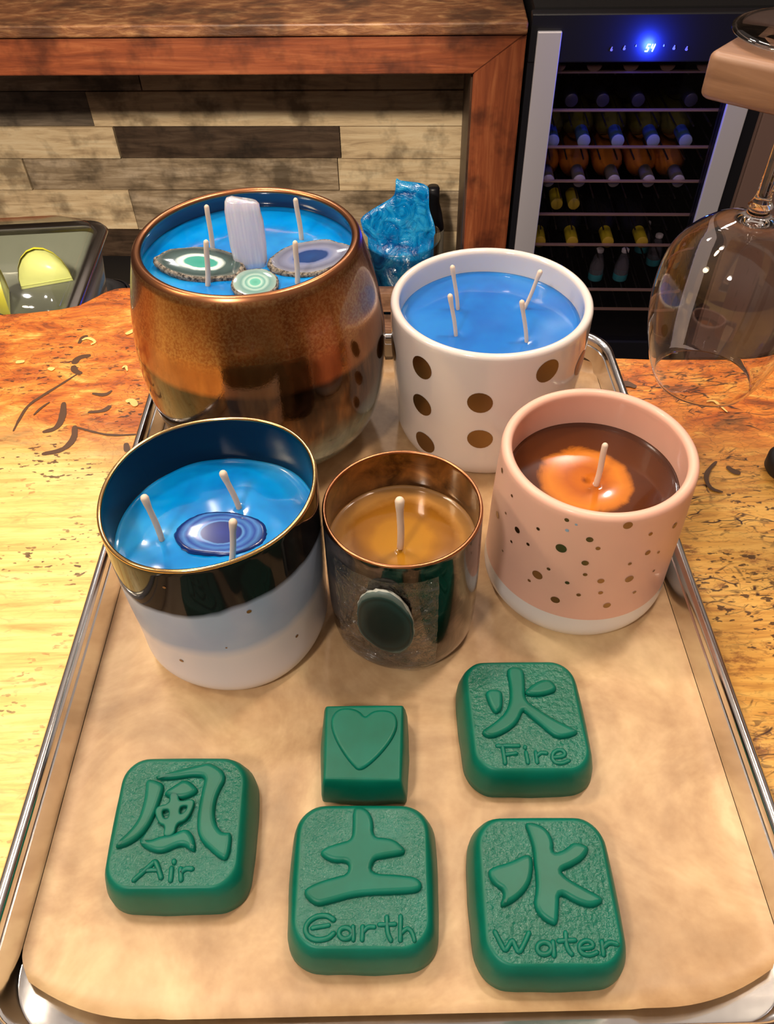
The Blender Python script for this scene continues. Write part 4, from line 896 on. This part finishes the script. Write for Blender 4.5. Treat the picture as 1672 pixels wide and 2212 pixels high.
heart = [[[(632, 240), (590, 190), (500, 166), (420, 188), (382, 260), (398, 350), (450, 460), (530, 570), (592, 630), (690, 560), (780, 465), (845, 370), (870, 285), (850, 210), (780, 184), (700, 190), (658, 215)]]]
soap('soap_bar', 'small square green soap with raised heart behind the Earth bar', *OE, [(350, 150), (905, 145), (890, 690), (335, 680)], .06, heart, None, grain=False, height=.0019, drafts=.0036, glyph_name='raised_heart', top_t=.0215)

# ---------------------------------------------------------------- wooden stemware rack and hanging glass
gx, gy = .202, .400
gl = thing('wine_glass', (gx, gy, .061), 'clear wine glass hanging upside down from the wooden rack, right edge', 'wine glass')
outer = [(0, .0298), (.006, .0330), (.018, .0374), (.036, .0418), (.056, .0438), (.074, .0425), (.088, .0375), (.098, .0285), (.1045, .0175), (.108, .0085), (.112, .0050)]
fo = spline([p[0] for p in outer], [p[1] for p in outer]); tck = .0009
prof = [(fo(0), 0)]+[(fo(z), z) for z in np.linspace(.002, .112, 40)]
prof += [(.0062, .113), (.0066, .1145), (.0050, .1165), (.0040, .120), (.0036, .14), (.0036, .175), (.0045, .186), (.009, .1905), (.020, .1930), (.034, .1945), (.0385, .1958), (.0385, .1966), (.034, .1970), (.015, .1972), (0, .1972)]
inn = [(max(fo(z)-tck, .0001), z) for z in np.linspace(.104, .001, 36)]
V, F = lathe_vf(prof+[]+[], 96); 
Vi, Fi = lathe_vf([(0, .1065), (.006, .1060)]+inn+[(fo(0)-tck*.5, -.0003), (fo(0), 0)], 96)
b = len(V); V += Vi; F += [tuple(i+b for i in f) for f in Fi]
g = mesh('bowl', V, F, M_GLASS, gl)
bm = bmesh.new(); bm.from_mesh(g.data); bmesh.ops.remove_doubles(bm, verts=bm.verts, dist=1e-6); bmesh.ops.recalc_face_normals(bm, faces=bm.faces); bm.to_mesh(g.data); bm.free()
# split stem and foot off as parts
def split_part(src, name, test):
    bm = bmesh.new(); bm.from_mesh(src.data); keep = bm.copy()
    bmesh.ops.delete(bm, geom=[f for f in bm.faces if test(f.calc_center_median().z)], context='FACES'); 
    bmesh.ops.delete(keep, geom=[f for f in keep.faces if not test(f.calc_center_median().z)], context='FACES')
    me = bpy.data.meshes.new(name); keep.to_mesh(me); bm.to_mesh(src.data); bm.free(); keep.free(); me.materials.append(M_GLASS); me.polygons.foreach_set('use_smooth', [True]*len(me.polygons))
    o = bpy.data.objects.new(name, me); C.objects.link(o); o.parent = src.parent; return o
split_part(g, 'foot', lambda z: z > .186); split_part(g, 'stem', lambda z: z > .1165)
# rack: slotted board, its rounded end left of the glass
rk = thing('stemware_rack', (gx, gy, ZC), 'pale wooden stemware rack holding the upside-down wine glass', 'rack', rz=math.radians(-42))
ztop = .061+.1935-ZC; 
def plank(name, P, z0, z1, bev, par):
    me = fill_curve(name, [P], (z1-z0)/2-bev, bev, -bev, 3); o = from_me(name, me, M_PALEW, par, (0, 0, (z0+z1)/2), True, 40); return o
def rnd(x0, x1, y0, y1, r): return [(x, y) for x, y in rrect((x1-x0)/2, (y1-y0)/2, r, 6, (x0+x1)/2, (y0+y1)/2)]
plank('front_rail', rnd(-.032, .20, -.046, -.0075, .006), ztop-.020, ztop-.0005, .003, rk)
plank('back_rail', rnd(-.022, .20, .0075, .046, .006), ztop-.020, ztop-.0005, .003, rk)
plank('cross_bar', rnd(.09, .20, -.060, .060, .006), ztop-.0355, ztop-.0205, .002, rk)
plank('post', rnd(.135, .165, -.02, .02, .004), 0.0045, ztop-.036, .002, rk)
plank('foot_board', rnd(.09, .21, -.05, .05, .008), 0.0008, .004, .001, rk)
